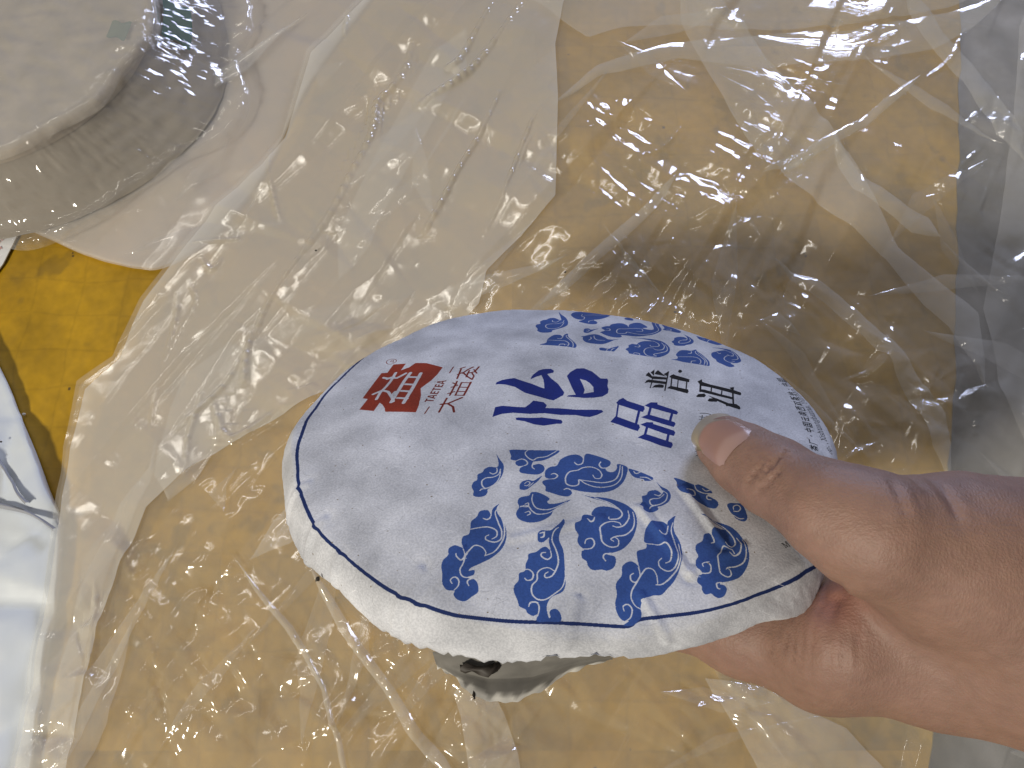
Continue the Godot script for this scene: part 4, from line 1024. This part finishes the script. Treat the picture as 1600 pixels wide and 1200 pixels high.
func make_profile() -> void:
	for i in 33:
		var s := i / 32.0
		prof_r.append(s * CAKE_R)
		prof_y.append(0.006833 * (1.0 - pow(s, 2.57661)))
	for q in [[1.02, -0.0018], [1.037, -0.0041], [1.048, -0.0066], [1.051, -0.0084], [1.047, -0.0094], [1.025, -0.0104], [1, -0.0108], [0.9, -0.0118], [0.7, -0.0125], [0.4, -0.0105], [0.0, -0.0095]]:
		prof_r.append(q[0] * CAKE_R)
		prof_y.append(q[1])
	prof_len.append(0.0)
	for i in range(1, prof_r.size()):
		prof_len.append(prof_len[i - 1] + Vector2(prof_r[i] - prof_r[i - 1], prof_y[i] - prof_y[i - 1]).length())


func on_cake(rho: float, th: float) -> Vector3:
	var i := 0
	while i < prof_len.size() - 2 and prof_len[i + 1] < rho:
		i += 1
	var f := clampf((rho - prof_len[i]) / (prof_len[i + 1] - prof_len[i]), 0.0, 1.0)
	var r := lerpf(prof_r[i], prof_r[i + 1], f)
	var y := lerpf(prof_y[i], prof_y[i + 1], f)
	var w := clampf((r / CAKE_R - 0.8) / 0.2, 0.0, 1.0)
	w = 1.0 if rho > prof_len[32] else w * w
	if rho > prof_len[40]:
		w *= clampf(r / CAKE_R / 0.9, 0.0, 1.0)
	r *= 1.0 + (rim_table(th, rim_out) - 1.0) * w
	if y < 0.0:
		y *= rim_table(th, rim_deep)
	return Vector3(r * cos(th), y, r * sin(th))


func build_cake() -> void:
	make_profile()
	var t := thing("tea_cake", "round tea cake in white paper printed with blue clouds, gripped by the hand", "tea cake")
	t.transform = Transform3D(Basis(CAKE_X, CAKE_N, CAKE_Z).orthonormalized(), CAKE_AT)
	var inv := t.transform.affine_inverse()
	var total := prof_len[prof_len.size() - 1]
	var rows := 190
	var sides := 480
	var p := PackedVector3Array()
	var uv := PackedVector2Array()
	var n1 := noise(FastNoiseLite.TYPE_SIMPLEX, 38.0, 61)
	var n2 := noise(FastNoiseLite.TYPE_SIMPLEX, 120.0, 62)
	var n3 := noise(FastNoiseLite.TYPE_SIMPLEX_SMOOTH, 26.0, 63)
	var nt := noise(FastNoiseLite.TYPE_SIMPLEX, 5.5, 64)
	# pressed-in creases of the paper near the front edge, in mm on the paper
	var lines := [[-30.0, 50.0, -40.0, 66.0, 0.5], [-22.0, 46.0, -33.0, 62.0, 0.45], [-12.0, 44.0, 6.0, 39.0, 0.35], [14.0, 36.0, 22.0, 52.0, 0.5], [22.0, 52.0, 34.0, 44.0, 0.4], [24.0, 30.0, 30.0, 44.0, 0.6], [-52.0, 34.0, -62.0, 42.0, 0.5], [-58.0, 22.0, -68.0, 27.0, 0.45], [0.0, 58.0, -3.0, 70.0, 0.45], [12.0, 57.0, 17.0, 68.0, 0.4], [-48.0, 44.0, -54.0, 52.0, 0.4]]
	for j in rows + 1:
		var rho := total * j / rows if j > 0 else 0.00001
		if rho > 0.078:
			rho = 0.078 + (rho - 0.078) * 1.0
		for i in sides + 1:
			var th := TAU * (i % sides) / sides
			var q := on_cake(rho, th)
			var flat := Vector2(cos(th), sin(th)) * minf(rho, 0.08)
			var front := smoothstep(-0.01, 0.05, flat.y)
			var rim := smoothstep(0.058, 0.068, rho)
			var h := 0.00016 * n3.get_noise_2dv(flat) * (0.15 + front) + (0.00004 + 0.00006 * front + 0.0001 * rim) * (absf(n1.get_noise_2dv(flat)) - 0.25) + 0.00003 * rim * n2.get_noise_2dv(flat)
			h += rim * 0.00018 * absf(nt.get_noise_2d(th * 7.0, rho * 30.0))
			for l in lines:
				var g := Geometry2D.get_closest_point_to_segment(flat * 1000.0, Vector2(l[0], l[1]), Vector2(l[2], l[3])).distance_to(flat * 1000.0)
				if g < 3.0:
					h += 0.001 * l[4] * (exp(-g * g / 0.7) - 0.4 * exp(-(g - 1.4) * (g - 1.4) / 0.8))
			var up := Vector3(0, 1, 0).lerp(Vector3(cos(th), 0.1, sin(th)), rim).normalized()
			if rho > 0.084:
				up = Vector3.DOWN
			q += up * h
			# the lower edge is torn ragged at the front
			if rho > 0.071 and rho < 0.09 and th > 1.45 and th < 2.15:
				q.y += smoothstep(0.071, 0.0745, rho) * (0.0011 * absf(nt.get_noise_2d(th * 14.0, 3.0)) + 0.0009 * maxf(0.0, nt.get_noise_2d(th * 16.0, 8.0)))
			p.append(q)
			uv.append(Vector2(0.5, 0.5) + Vector2(cos(th), sin(th)) * minf(rho, 0.0799) / 0.16)
	var mat := StandardMaterial3D.new()
	var pair := wrapper_print()
	mat.albedo_texture = pair[0]
	mat.roughness = 0.8
	mat.heightmap_enabled = true
	mat.heightmap_texture = pair[1]
	mat.heightmap_scale = 0.003
	mat.metallic_specular = 0.3
	obj("paper_wrapper", grid_mesh(sides, rows, p, uv), mat, t)
	# the torn flap of paper that hangs under the front edge
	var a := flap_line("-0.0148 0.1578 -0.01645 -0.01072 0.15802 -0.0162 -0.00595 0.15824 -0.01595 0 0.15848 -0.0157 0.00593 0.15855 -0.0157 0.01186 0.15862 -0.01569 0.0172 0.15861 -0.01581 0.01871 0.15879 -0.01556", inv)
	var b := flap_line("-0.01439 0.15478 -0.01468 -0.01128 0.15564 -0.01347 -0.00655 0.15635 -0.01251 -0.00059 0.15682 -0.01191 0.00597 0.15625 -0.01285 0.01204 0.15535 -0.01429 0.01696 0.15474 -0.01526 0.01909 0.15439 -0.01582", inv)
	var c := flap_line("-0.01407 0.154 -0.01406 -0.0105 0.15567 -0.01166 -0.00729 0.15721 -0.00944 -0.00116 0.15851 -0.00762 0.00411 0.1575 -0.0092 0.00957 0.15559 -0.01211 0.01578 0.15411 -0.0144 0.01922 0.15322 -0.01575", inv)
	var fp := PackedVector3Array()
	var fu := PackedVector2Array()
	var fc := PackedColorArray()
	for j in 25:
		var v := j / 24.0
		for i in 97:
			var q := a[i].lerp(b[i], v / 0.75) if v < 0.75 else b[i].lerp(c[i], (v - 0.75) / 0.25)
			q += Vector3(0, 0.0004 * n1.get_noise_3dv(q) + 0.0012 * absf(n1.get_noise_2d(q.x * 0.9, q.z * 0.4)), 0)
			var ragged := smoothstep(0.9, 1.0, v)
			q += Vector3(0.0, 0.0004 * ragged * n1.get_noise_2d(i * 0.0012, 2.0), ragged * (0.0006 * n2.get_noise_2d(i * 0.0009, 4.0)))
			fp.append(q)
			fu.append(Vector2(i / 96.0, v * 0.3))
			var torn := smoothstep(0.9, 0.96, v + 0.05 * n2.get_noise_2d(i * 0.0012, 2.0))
			fc.append(Color(0.27, 0.265, 0.26).lerp(Color(1, 1, 1), torn))  # dark grey paints in the shade under the cake; the torn edge is white
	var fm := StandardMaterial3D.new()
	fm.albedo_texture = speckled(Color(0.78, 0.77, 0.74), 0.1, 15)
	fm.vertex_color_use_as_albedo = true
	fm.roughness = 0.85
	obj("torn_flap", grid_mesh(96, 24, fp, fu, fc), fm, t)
	# dark bits of the tea inside, at the tear
	var dark := StandardMaterial3D.new()
	dark.albedo_color = lin(0.022, 0.016, 0.011)
	dark.roughness = 0.6
	var tw := PackedVector3Array()
	for q in pts3("-0.00957 0.15838 -0.01391 -0.00851 0.15831 -0.01403 -0.00708 0.15849 -0.01379 -0.00565 0.15875 -0.01343 -0.00447 0.15892 -0.0132 -0.00377 0.15861 -0.01367 -0.00308 0.15821 -0.01426 -0.00225 0.15806 -0.0145"):
		tw.append(inv * q)
	obj("tea_leaf", tube(tw, PackedFloat64Array([0.0005, 0.0008, 0.0005, 0.0007, 0.0009, 0.0008, 0.0007, 0.0003]), 9, 0.45), dark, t)
	var sm := PackedVector3Array()
	for q in pts3("-0.00707 0.1572 -0.00999 -0.00697 0.15767 -0.0093 -0.00688 0.15813 -0.00862"):
		sm.append(inv * q)
	obj("tea_stem", tube(sm, PackedFloat64Array([0.00028, 0.00032, 0.0002]), 6, 0.1), dark, t)
	var cr := pts3("-0.03973 0.14939 -0.032 -0.03927 0.1496 -0.0317 -0.03473 0.14915 -0.03243 -0.03428 0.14936 -0.03213")
	for k in 2:
		obj("tea_crumb", tube(PackedVector3Array([inv * cr[k * 2], inv * cr[k * 2].lerp(cr[k * 2 + 1], 0.5), inv * cr[k * 2 + 1]]), PackedFloat64Array([0.0004, 0.0006, 0.0003]), 7, 0.3), dark, t)


func flap_line(s: String, inv: Transform3D) -> PackedVector3Array:
	var p := pts3(s)
	var o := PackedVector3Array()
	var m := p.size()
	for i in 97:
		var t := i / 96.0 * (m - 1)
		var k := mini(int(t), m - 2)
		o.append(inv * p[k].cubic_interpolate(p[k + 1], p[maxi(k - 1, 0)], p[mini(k + 2, m - 1)], t - k))
	return o


# ---- the print, drawn on an image of the flat paper
const PW := 2048
const MM := 12.8      # picture cells per millimetre


func spot(mm: Vector2) -> Vector2:
	return mm * MM + Vector2(PW, PW) * 0.5


func fill(im: Image, poly: PackedVector2Array, ink: Color) -> void:
	var lo := 1e9
	var hi := -1e9
	for q in poly:
		lo = minf(lo, q.y)
		hi = maxf(hi, q.y)
	var n := poly.size()
	for y in range(maxi(0, floori(lo)), mini(PW - 1, ceili(hi)) + 1):
		var yy := y + 0.5
		var xs := PackedFloat64Array()
		for i in n:
			var a := poly[i]
			var b := poly[(i + 1) % n]
			if (a.y <= yy) != (b.y <= yy):
				xs.append(a.x + (yy - a.y) * (b.x - a.x) / (b.y - a.y))
		xs.sort()
		for k in xs.size() / 2:
			var x0 := roundi(xs[k * 2])
			var x1 := roundi(xs[k * 2 + 1])
			if x1 > x0:
				im.fill_rect(Rect2i(x0, y, x1 - x0, 1), ink)


func stroke(im: Image, p: PackedVector2Array, w: float, ink: Color, tapered := false) -> void:
	var n := p.size()
	for i in n:
		var t := float(i) / maxi(n - 1, 1)
		var r := w * 0.5 * (1.0 if not tapered else lerpf(0.55, 1.0, sin(PI * clampf(t, 0.1, 0.9))))
		var disc := PackedVector2Array()
		for k in 10:
			disc.append(p[i] + Vector2.from_angle(TAU * k / 10.0) * r)
		fill(im, disc, ink)
		if i < n - 1:
			var s := (p[i + 1] - p[i]).normalized().orthogonal() * r
			fill(im, PackedVector2Array([p[i] + s, p[i + 1] + s, p[i + 1] - s, p[i] - s]), ink)


func letter_line(im: Image, arc: PackedVector2Array, text: String, font: String, high: float, from: float, ink: Color, weight := 400) -> void:
	# letters set along a line, both in image cells; high = capital height
	var len := PackedFloat64Array([0.0])
	for i in range(1, arc.size()):
		len.append(len[i - 1] + arc[i].distance_to(arc[i - 1]))
	var f := SystemFont.new()
	f.font_names = PackedStringArray([font])
	f.font_weight = weight
	var tm := TextMesh.new()
	tm.text = text
	tm.font = f
	tm.font_size = 64
	tm.pixel_size = 0.01
	tm.depth = 0.0
	tm.curve_step = 2.0
	tm.horizontal_alignment = HORIZONTAL_ALIGNMENT_LEFT
	var box := tm.get_aabb()
	var arr := tm.surface_get_arrays(0)
	var v: PackedVector3Array = arr[Mesh.ARRAY_VERTEX]
	var id: PackedInt32Array = arr[Mesh.ARRAY_INDEX]
	var k := high / maxf(box.size.y, 1e-6)
	var put := PackedVector2Array()
	for q in v:
		put.append(bent(arc, len, from + (q.x - box.position.x) * k, (q.y - box.position.y) * k))
	for i in id.size() / 3:
		fill(im, PackedVector2Array([put[id[i * 3]], put[id[i * 3 + 1]], put[id[i * 3 + 2]]]), ink)


func bent(arc: PackedVector2Array, len: PackedFloat64Array, x: float, y: float) -> Vector2:
	var j := 0
	while j < arc.size() - 2 and len[j + 1] < x:
		j += 1
	var d := (arc[j + 1] - arc[j]).normalized()
	return arc[j] + d * (x - len[j]) + Vector2(d.y, -d.x) * y


var glyphs := [
	"0 .8 1 .8|.3 1 .3 .7|.7 1 .7 .7|.5 .7 .05 .4|.5 .7 .95 .4|.1 .3 .9 .3|.5 .5 .5 0|.3 .2 .1 .05|.7 .2 .9 .05",
	".1 .9 .95 .9|.15 .9 .15 .4 0 0",
	".45 .45 .55 .55",
	".5 1 .5 0|.1 .75 .9 .75 .9 .4 .1 .4 .1 .75",
	".05 .95 .95 .95 .95 .02 .05 .02 .05 .95|.25 .75 .75 .75|.25 .5 .75 .5|.5 .75 .5 .22|.2 .22 .8 .22",
	".2 .85 .8 .85|.05 .55 .95 .55|.45 .55 .2 .1 .85 .1|.7 .3 .95 0",
	".1 .85 .9 .85|.5 1 .5 .65|.1 0 .1 .65 .9 .65 .9 0|.3 .4 .7 .4|.3 .22 .7 .22|.5 .5 .5 .05",
	".05 .95 .95 .95|.1 0 .1 .7 .9 .7 .9 0 .1 0|.38 .95 .38 .35|.62 .95 .62 .35",
	".05 .85 .45 .85 .1 .05|.1 .6 .45 .05|.55 .85 .95 .85 .55 .05|.6 .6 .95 .05",
	".15 1 .15 .4 0 0|.15 .7 .4 .7|.35 1 .35 .7|.15 .4 .4 .4 .4 0|.55 .9 .95 .95|.55 .9 .5 0|.55 .6 .9 .6 .6 0|.65 .5 .95 0",
	".3 1 .1 .7 .3 .7 .1 .4 .35 .45|.0 .1 .35 .2|.5 0 .5 .75 .95 .75 .95 0|.72 1 .7 .6 .55 .3|.7 .6 .9 .3",
	".45 .45 .55 .55",
	".5 1 .5 0|.1 .75 .9 .75 .9 .4 .1 .4 .1 .75",
	".05 .95 .95 .95 .95 .02 .05 .02 .05 .95|.25 .75 .75 .75|.25 .5 .75 .5|.5 .75 .5 .22|.2 .22 .8 .22",
]


func wrapper_print() -> Array:
	var inks := {"ring": Color(0.16, 0.24, 0.47), "red": Color(0.70, 0.265, 0.175), "redtext": Color(0.56, 0.19, 0.13), "blue": Color(0.12, 0.2, 0.57), "cloud": Color(0.265, 0.405, 0.70), "black": Color(0.07, 0.06, 0.06), "spot": Color(0.03, 0.025, 0.02), "paper": Color(1, 1, 1)}
	var im := Image.create(PW, PW, false, Image.FORMAT_RGB8)
	im.fill(Color(1, 1, 1))
	for line in print_marks:
		var parts = line.split(":")
		var head = parts[0].split(" ")
		var raw := pts2(parts[1])
		var p := PackedVector2Array()
		for q in raw:
			p.append(spot(q))
		if head[0].begins_with("arc"):
			var arc := smooth2(p, false, 8)
			var length := 0.0
			for i in range(1, arc.size()):
				length += arc[i].distance_to(arc[i - 1])
			if head[0] == "arcT":
				letter_line(im, arc, "TAETEA", "Droid Sans", length * 0.17, 0.0, inks["redtext"], 700)
			elif head[0] == "arcB":
				letter_line(im, arc, "op. , Xishuangbanna, Yunnan, China", "Droid Serif", 26.0, 0.0, inks["black"])
			elif head[0] == "arcC":
				letter_line(im, arc, "Menghai", "Droid Serif", 22.0, 0.0, inks["black"])
			else:
				var len := PackedFloat64Array([0.0])
				for i in range(1, arc.size()):
					len.append(len[i - 1] + arc[i].distance_to(arc[i - 1]))
				for g in glyphs.size():
					for one in glyphs[g].split("|"):
						var gl := PackedVector2Array()
						for q in pts2(one):
							gl.append(bent(arc, len, length * 0.93 * (g + 0.1 + 0.78 * q.x) / glyphs.size(), q.y * 27.0 - 6.0))
						stroke(im, gl, 3.2, inks["black"])
			continue
		var round_ = head[3] == "1"
		if head[1] == "fill":
			fill(im, smooth2(p, true, 4) if round_ else p, inks[head[0]])
		else:
			stroke(im, smooth2(p, false, 5) if round_ else p, float(head[2]) * MM, inks[head[0]], round_ and head[0] == "paper")
	# paper of long soft fibres under the ink
	var big := noise(FastNoiseLite.TYPE_SIMPLEX_SMOOTH, 0.004, 71, 4).get_image(PW, PW)
	var wool := noise(FastNoiseLite.TYPE_SIMPLEX, 0.11, 72, 3)
	wool.domain_warp_enabled = true
	wool.domain_warp_amplitude = 18.0
	wool.domain_warp_frequency = 0.03
	var fib := wool.get_image(PW, PW)
	big.convert(Image.FORMAT_L8)
	fib.convert(Image.FORMAT_L8)
	var bd := big.get_data()
	var fd := fib.get_data()
	var d := im.get_data()
	for i in PW * PW:
		var v := 0.77 + (bd[i] - 128) * 0.0008 + (fd[i] - 128) * 0.0005
		d[i * 3] = int(d[i * 3] * (v - 0.008))
		d[i * 3 + 1] = int(d[i * 3 + 1] * (v + 0.003))
		d[i * 3 + 2] = int(d[i * 3 + 2] * (v + 0.028))
	var paper := Image.create_from_data(PW, PW, false, Image.FORMAT_RGB8, d)
	for k in 1500:     # long fibres, a little darker or paler than the rest
		var at := Vector2(rng.randf_range(160, 1890), rng.randf_range(160, 1890))
		var dir := Vector2.from_angle(rng.randf() * TAU)
		var turn := rng.randf_range(-0.06, 0.06)
		var tone := 0.93 if rng.randf() < 0.5 else 1.045
		for i in rng.randi_range(14, 50):
			at += dir
			dir = dir.rotated(turn)
			var px := paper.get_pixel(int(at.x), int(at.y))
			if px.g > 0.66:
				var c := Color(px.r * tone, px.g * tone, px.b * tone)
				paper.set_pixel(int(at.x), int(at.y), c)
				paper.set_pixel(int(at.x) + 1, int(at.y), c)
	for k in 260:      # dark specks of bark in the paper
		var q := Vector2i(rng.randi_range(200, 1850), rng.randi_range(200, 1850))
		if paper.get_pixelv(q).g < 0.68:
			continue
		paper.fill_rect(Rect2i(q.x, q.y, rng.randi_range(2, 5), rng.randi_range(2, 4)), Color(0.5, 0.46, 0.4))
	return [ImageTexture.create_from_image(paper), ImageTexture.create_from_image(fib)]


# ---------------------------------------------------------------- the hand
var ba := PackedVector3Array()
var bab := PackedVector3Array()
var bl := PackedFloat64Array()
var br := PackedFloat64Array()
var bdr := PackedFloat64Array()
var bk := PackedFloat64Array()
var crease_pts := []
var skin_n1: FastNoiseLite


func flesh(x: Vector3) -> float:
	var d := 1e9
	for i in ba.size():
		var v := x - ba[i]
		var t := clampf(v.dot(bab[i]) * bl[i], 0.0, 1.0)
		var e := (v - bab[i] * t).length() - br[i] - bdr[i] * t
		if i == 0:
			d = e
		elif e < d + bk[i]:
			var h := clampf(0.5 + 0.5 * (e - d) / bk[i], 0.0, 1.0)
			d = lerpf(e, d, h) - bk[i] * h * (1.0 - h)
	return d


func skin(x: Vector3) -> float:
	var d := flesh(x)
	for c in crease_pts:
		var lo: Vector3 = c[2]
		var hi: Vector3 = c[3]
		if x.x < lo.x or x.y < lo.y or x.z < lo.z or x.x > hi.x or x.y > hi.y or x.z > hi.z:
			continue
		var p: PackedVector3Array = c[4]
		var best := 1e9
		var at := 0.0
		for i in p.size() - 1:
			var ab := p[i + 1] - p[i]
			var t := clampf((x - p[i]).dot(ab) / ab.length_squared(), 0.0, 1.0)
			var g := (x - p[i] - ab * t).length_squared()
			if g < best:
				best = g
				at = (i + t) / (p.size() - 1)
		var w: float = c[1]
		d += c[0] * 0.001 * exp(-best / (w * w)) * sin(PI * clampf(at, 0.12, 0.88)) - c[0] * 0.0003 * exp(-best / (9.0 * w * w))
	return d + 0.00025 * skin_n1.get_noise_3dv(x)


func build_hand() -> void:
	var t := thing("hand", "left hand and wrist reaching in from the right, thumb pressed on the tea cake", "hand")
	skin_n1 = noise(FastNoiseLite.TYPE_SIMPLEX_SMOOTH, 90.0, 81, 2)
	for line in bones:
		var w = line.split(" ")
		var a = joints[w[0]]
		var b = joints[w[1]]
		ba.append(a[0])
		bab.append(b[0] - a[0])
		bl.append(1.0 / (b[0] - a[0]).length_squared())
		br.append(a[1])
		bdr.append(b[1] - a[1])
		bk.append(float(w[2]))
	for line in creases:
		var parts = line.split(":")
		var dw := floats(parts[0])
		var p := pts3(parts[1])
		var box := AABB(p[0], Vector3.ZERO)
		for q in p:
			box = box.expand(q)
		box = box.grow(dw[1] * 5.0)
		crease_pts.append([dw[0], dw[1], box.position, box.end, p])
	var lo := Vector3(1, 1, 1)
	var hi := -lo
	for i in ba.size():
		for q in [[ba[i], br[i]], [ba[i] + bab[i], br[i] + bdr[i]]]:
			lo = lo.min(q[0] - Vector3.ONE * (q[1] + 0.004))
			hi = hi.max(q[0] + Vector3.ONE * (q[1] + 0.004))
	var s := 0.0009
	var n := Vector3i(((hi - lo) / s).ceil()) + Vector3i.ONE
	var val := PackedFloat32Array()
	val.resize(n.x * n.y * n.z)
	val.fill(1.0)
	var bs := 8
	for bz in range(0, n.z, bs):
		for by in range(0, n.y, bs):
			for bx in range(0, n.x, bs):
				var dc := flesh(lo + Vector3(bx + 4, by + 4, bz + 4) * s)
				if absf(dc) > s * 9.0 + 0.004:
					if dc < 0.0:
						for z in range(bz, mini(bz + bs, n.z)):
							for y in range(by, mini(by + bs, n.y)):
								for x in range(bx, mini(bx + bs, n.x)):
									val[(z * n.y + y) * n.x + x] = -1.0
					continue
				for z in range(bz, mini(bz + bs, n.z)):
					for y in range(by, mini(by + bs, n.y)):
						for x in range(bx, mini(bx + bs, n.x)):
							val[(z * n.y + y) * n.x + x] = skin(lo + Vector3(x, y, z) * s)
	var at := {}
	var p := PackedVector3Array()
	var nrm := PackedVector3Array()
	var col := PackedColorArray()
	var idx := PackedInt32Array()
	var dx := [1, n.x, n.x * n.y]
	var corner := [0, 1, n.x, n.x + 1, dx[2], dx[2] + 1, dx[2] + n.x, dx[2] + n.x + 1]
	for z in n.z - 1:
		for y in n.y - 1:
			for x in n.x - 1:
				var k := (z * n.y + y) * n.x + x
				var inside := 0
				for c in 8:
					if val[k + corner[c]] < 0.0:
						inside += 1
				if inside == 0 or inside == 8:
					continue
				var sum := Vector3.ZERO
				var cnt := 0
				for e in [[0, 1], [2, 3], [4, 5], [6, 7], [0, 2], [1, 3], [4, 6], [5, 7], [0, 4], [1, 5], [2, 6], [3, 7]]:
					var v0 := val[k + corner[e[0]]]
					var v1 := val[k + corner[e[1]]]
					if (v0 < 0.0) != (v1 < 0.0):
						var c0 := Vector3(e[0] & 1, (e[0] >> 1) & 1, e[0] >> 2)
						var c1 := Vector3(e[1] & 1, (e[1] >> 1) & 1, e[1] >> 2)
						sum += c0.lerp(c1, v0 / (v0 - v1))
						cnt += 1
				at[k] = p.size()
				p.append(lo + (Vector3(x, y, z) + sum / cnt) * s)
	var red_at: Vector3 = crease_pts[10][4][2]
	for i in p.size():
		var q := p[i]
		var h := 0.0003
		var f0 := skin(q)
		var g := Vector3(skin(q + Vector3(h, 0, 0)) - f0, skin(q + Vector3(0, h, 0)) - f0, skin(q + Vector3(0, 0, h)) - f0)
		nrm.append(g.normalized())
		p[i] = q - g.normalized() * clampf(f0, -0.0006, 0.0006)
		var warm := exp(-q.distance_squared_to(red_at) / 0.00004)
		var v := 1.0 + 0.13 * skin_n1.get_noise_3dv(q * 0.4) + 0.10 * skin_n1.get_noise_3dv(q * 3.0) + 0.08 * skin_n1.get_noise_3dv(q * 9.0)
		col.append(Color(0.255 * v, (0.155 - 0.035 * warm) * v, (0.121 - 0.03 * warm) * v))
	for z in range(1, n.z - 1):
		for y in range(1, n.y - 1):
			for x in range(1, n.x - 1):
				var k := (z * n.y + y) * n.x + x
				for ax in 3:
					var v0 := val[k]
					var v1 := val[k + dx[ax]]
					if (v0 < 0.0) == (v1 < 0.0):
						continue
					var u: int = dx[(ax + 1) % 3]
					var w: int = dx[(ax + 2) % 3]
					var q0 = at.get(k)
					var q1 = at.get(k - u)
					var q2 = at.get(k - u - w)
					var q3 = at.get(k - w)
					if q0 == null or q1 == null or q2 == null or q3 == null:
						continue
					var face := (p[q2] - p[q0]).cross(p[q1] - p[q0])
					if face.dot(nrm[q0]) > 0:
						idx.append_array(PackedInt32Array([q0, q1, q2, q0, q2, q3]))
					else:
						idx.append_array(PackedInt32Array([q0, q2, q1, q0, q3, q2]))
	var mat := StandardMaterial3D.new()
	mat.vertex_color_use_as_albedo = true
	mat.roughness = 0.55
	mat.metallic_specular = 0.42
	mat.subsurf_scatter_enabled = true
	mat.subsurf_scatter_strength = 0.05
	mat.uv1_triplanar = true
	mat.uv1_scale = Vector3(105, 105, 105)
	mat.heightmap_enabled = true
	mat.heightmap_texture = grey_noise(512, FastNoiseLite.TYPE_CELLULAR, 0.035, 83, 2)
	mat.heightmap_scale = 0.013
	obj("skin", mesh_of(p, nrm, idx, PackedVector2Array(), col), mat, t)
	build_nail(t)


func build_nail(t: Node3D) -> void:
	var b := pts3("0.04882 0.16191 -0.05882 0.04776 0.16248 -0.05765 0.0464 0.16229 -0.05662 0.04518 0.16162 -0.05577 0.04424 0.16081 -0.05482 0.04349 0.15974 -0.05383 0.04294 0.15834 -0.05293")
	var m := pts3("0.04702 0.15737 -0.06282 0.04551 0.15573 -0.0639 0.04369 0.15484 -0.0641 0.042 0.15365 -0.06368 0.04082 0.1528 -0.06239 0.04024 0.15216 -0.06058 0.04055 0.15235 -0.05848")
	var f := pts3("0.0504 0.14625 -0.06839 0.04824 0.1455 -0.06946 0.04559 0.1456 -0.06927 0.04288 0.14671 -0.06759 0.04069 0.1485 -0.06491 0.03913 0.15065 -0.06172 0.03894 0.15287 -0.05844")
	var mid := Vector3.ZERO
	for q in m:
		mid += q / m.size()
	var under: Vector3 = joints["t1"][0]
	var out := (mid - under).normalized()
	var p := PackedVector3Array()
	var uv := PackedVector2Array()
	var col := PackedColorArray()
	var nu := 24
	var nv := 26
	for j in nv + 1:
		var v := float(j) / nv
		for i in nu + 1:
			var u := float(i) / nu * 6.0
			var k := mini(int(u), 5)
			var a := b[k].cubic_interpolate(b[k + 1], b[maxi(k - 1, 0)], b[mini(k + 2, 6)], u - k)
			var c := m[k].cubic_interpolate(m[k + 1], m[maxi(k - 1, 0)], m[mini(k + 2, 6)], u - k)
			var e := f[k].cubic_interpolate(f[k + 1], f[maxi(k - 1, 0)], f[mini(k + 2, 6)], u - k)
			var q: Vector3
			if v < 0.8:
				q = a.lerp(c, v / 0.8)
				# follow the flesh, lying just over it
				for r in 3:
					var g := (Vector3(flesh(q + Vector3(0.0003, 0, 0)), flesh(q + Vector3(0, 0.0003, 0)), flesh(q + Vector3(0, 0, 0.0003))) - Vector3.ONE * flesh(q)).normalized()
					q -= g * (flesh(q) - 0.00045 * smoothstep(0.0, 0.25, v) - 0.00012)
			else:
				q = c.lerp(e, (v - 0.8) / 0.2) + out * 0.0004
			var side := absf(u / 3.0 - 1.0)
			q -= out * 0.0006 * smoothstep(0.75, 1.0, side)
			p.append(q)
			uv.append(Vector2(u / 6.0, v))
			var tone := Color(0.30, 0.18, 0.153)
			tone = tone.lerp(Color(0.335, 0.22, 0.2), 1.0 - smoothstep(0.14, 0.24, v - 0.05 * cos((u / 3.0 - 1.0) * 2.0)))
			tone = tone.lerp(Color(0.33, 0.285, 0.21), smoothstep(0.74, 0.8, v + 0.04 * side * side))
			col.append(tone)
	var mat := StandardMaterial3D.new()
	mat.vertex_color_use_as_albedo = true
	mat.roughness = 0.38
	obj("thumbnail", grid_mesh(nu, nv, p, uv, col), mat, t)


# ---------------------------------------------------------------- small loose bits
func build_specks() -> void:
	var q := pts2("-0.2025 -0.1277 0.0233 -0.1913 -0.0868 -0.2024 -0.2047 -0.1131")
	var white := plain(lin(0.8, 0.78, 0.7), 0.7)
	var dark := plain(lin(0.02, 0.018, 0.015), 0.7)
	var names := [["crumb", "tiny white crumb on the yellow board beside the mailing bag", "crumb"], ["tea_crumb", "tiny dark tea crumb on the clear film behind the tea cake", "crumb"], ["tea_crumb", "tiny dark tea crumb on the milky film left of the diagonal fold", "crumb"], ["ink_dot", "small black dot on the white mailing bag", "dot"]]
	for k in 4:
		var at := Vector3(q[k].x, 0.0012 if k == 0 else (0.0095 if k < 3 else 0.0078), q[k].y)
		var r := 0.0006 if k == 0 else 0.0004
		var o := obj(names[k][0], tube(PackedVector3Array([Vector3(-r, 0, 0), Vector3(0, r * 0.3, r * 0.2), Vector3(r, 0, 0)]), PackedFloat64Array([r * 0.7, r, r * 0.6]), 7, 0.25), white if k == 0 else dark)
		o.position = at
		tag(o, names[k][1], names[k][2])
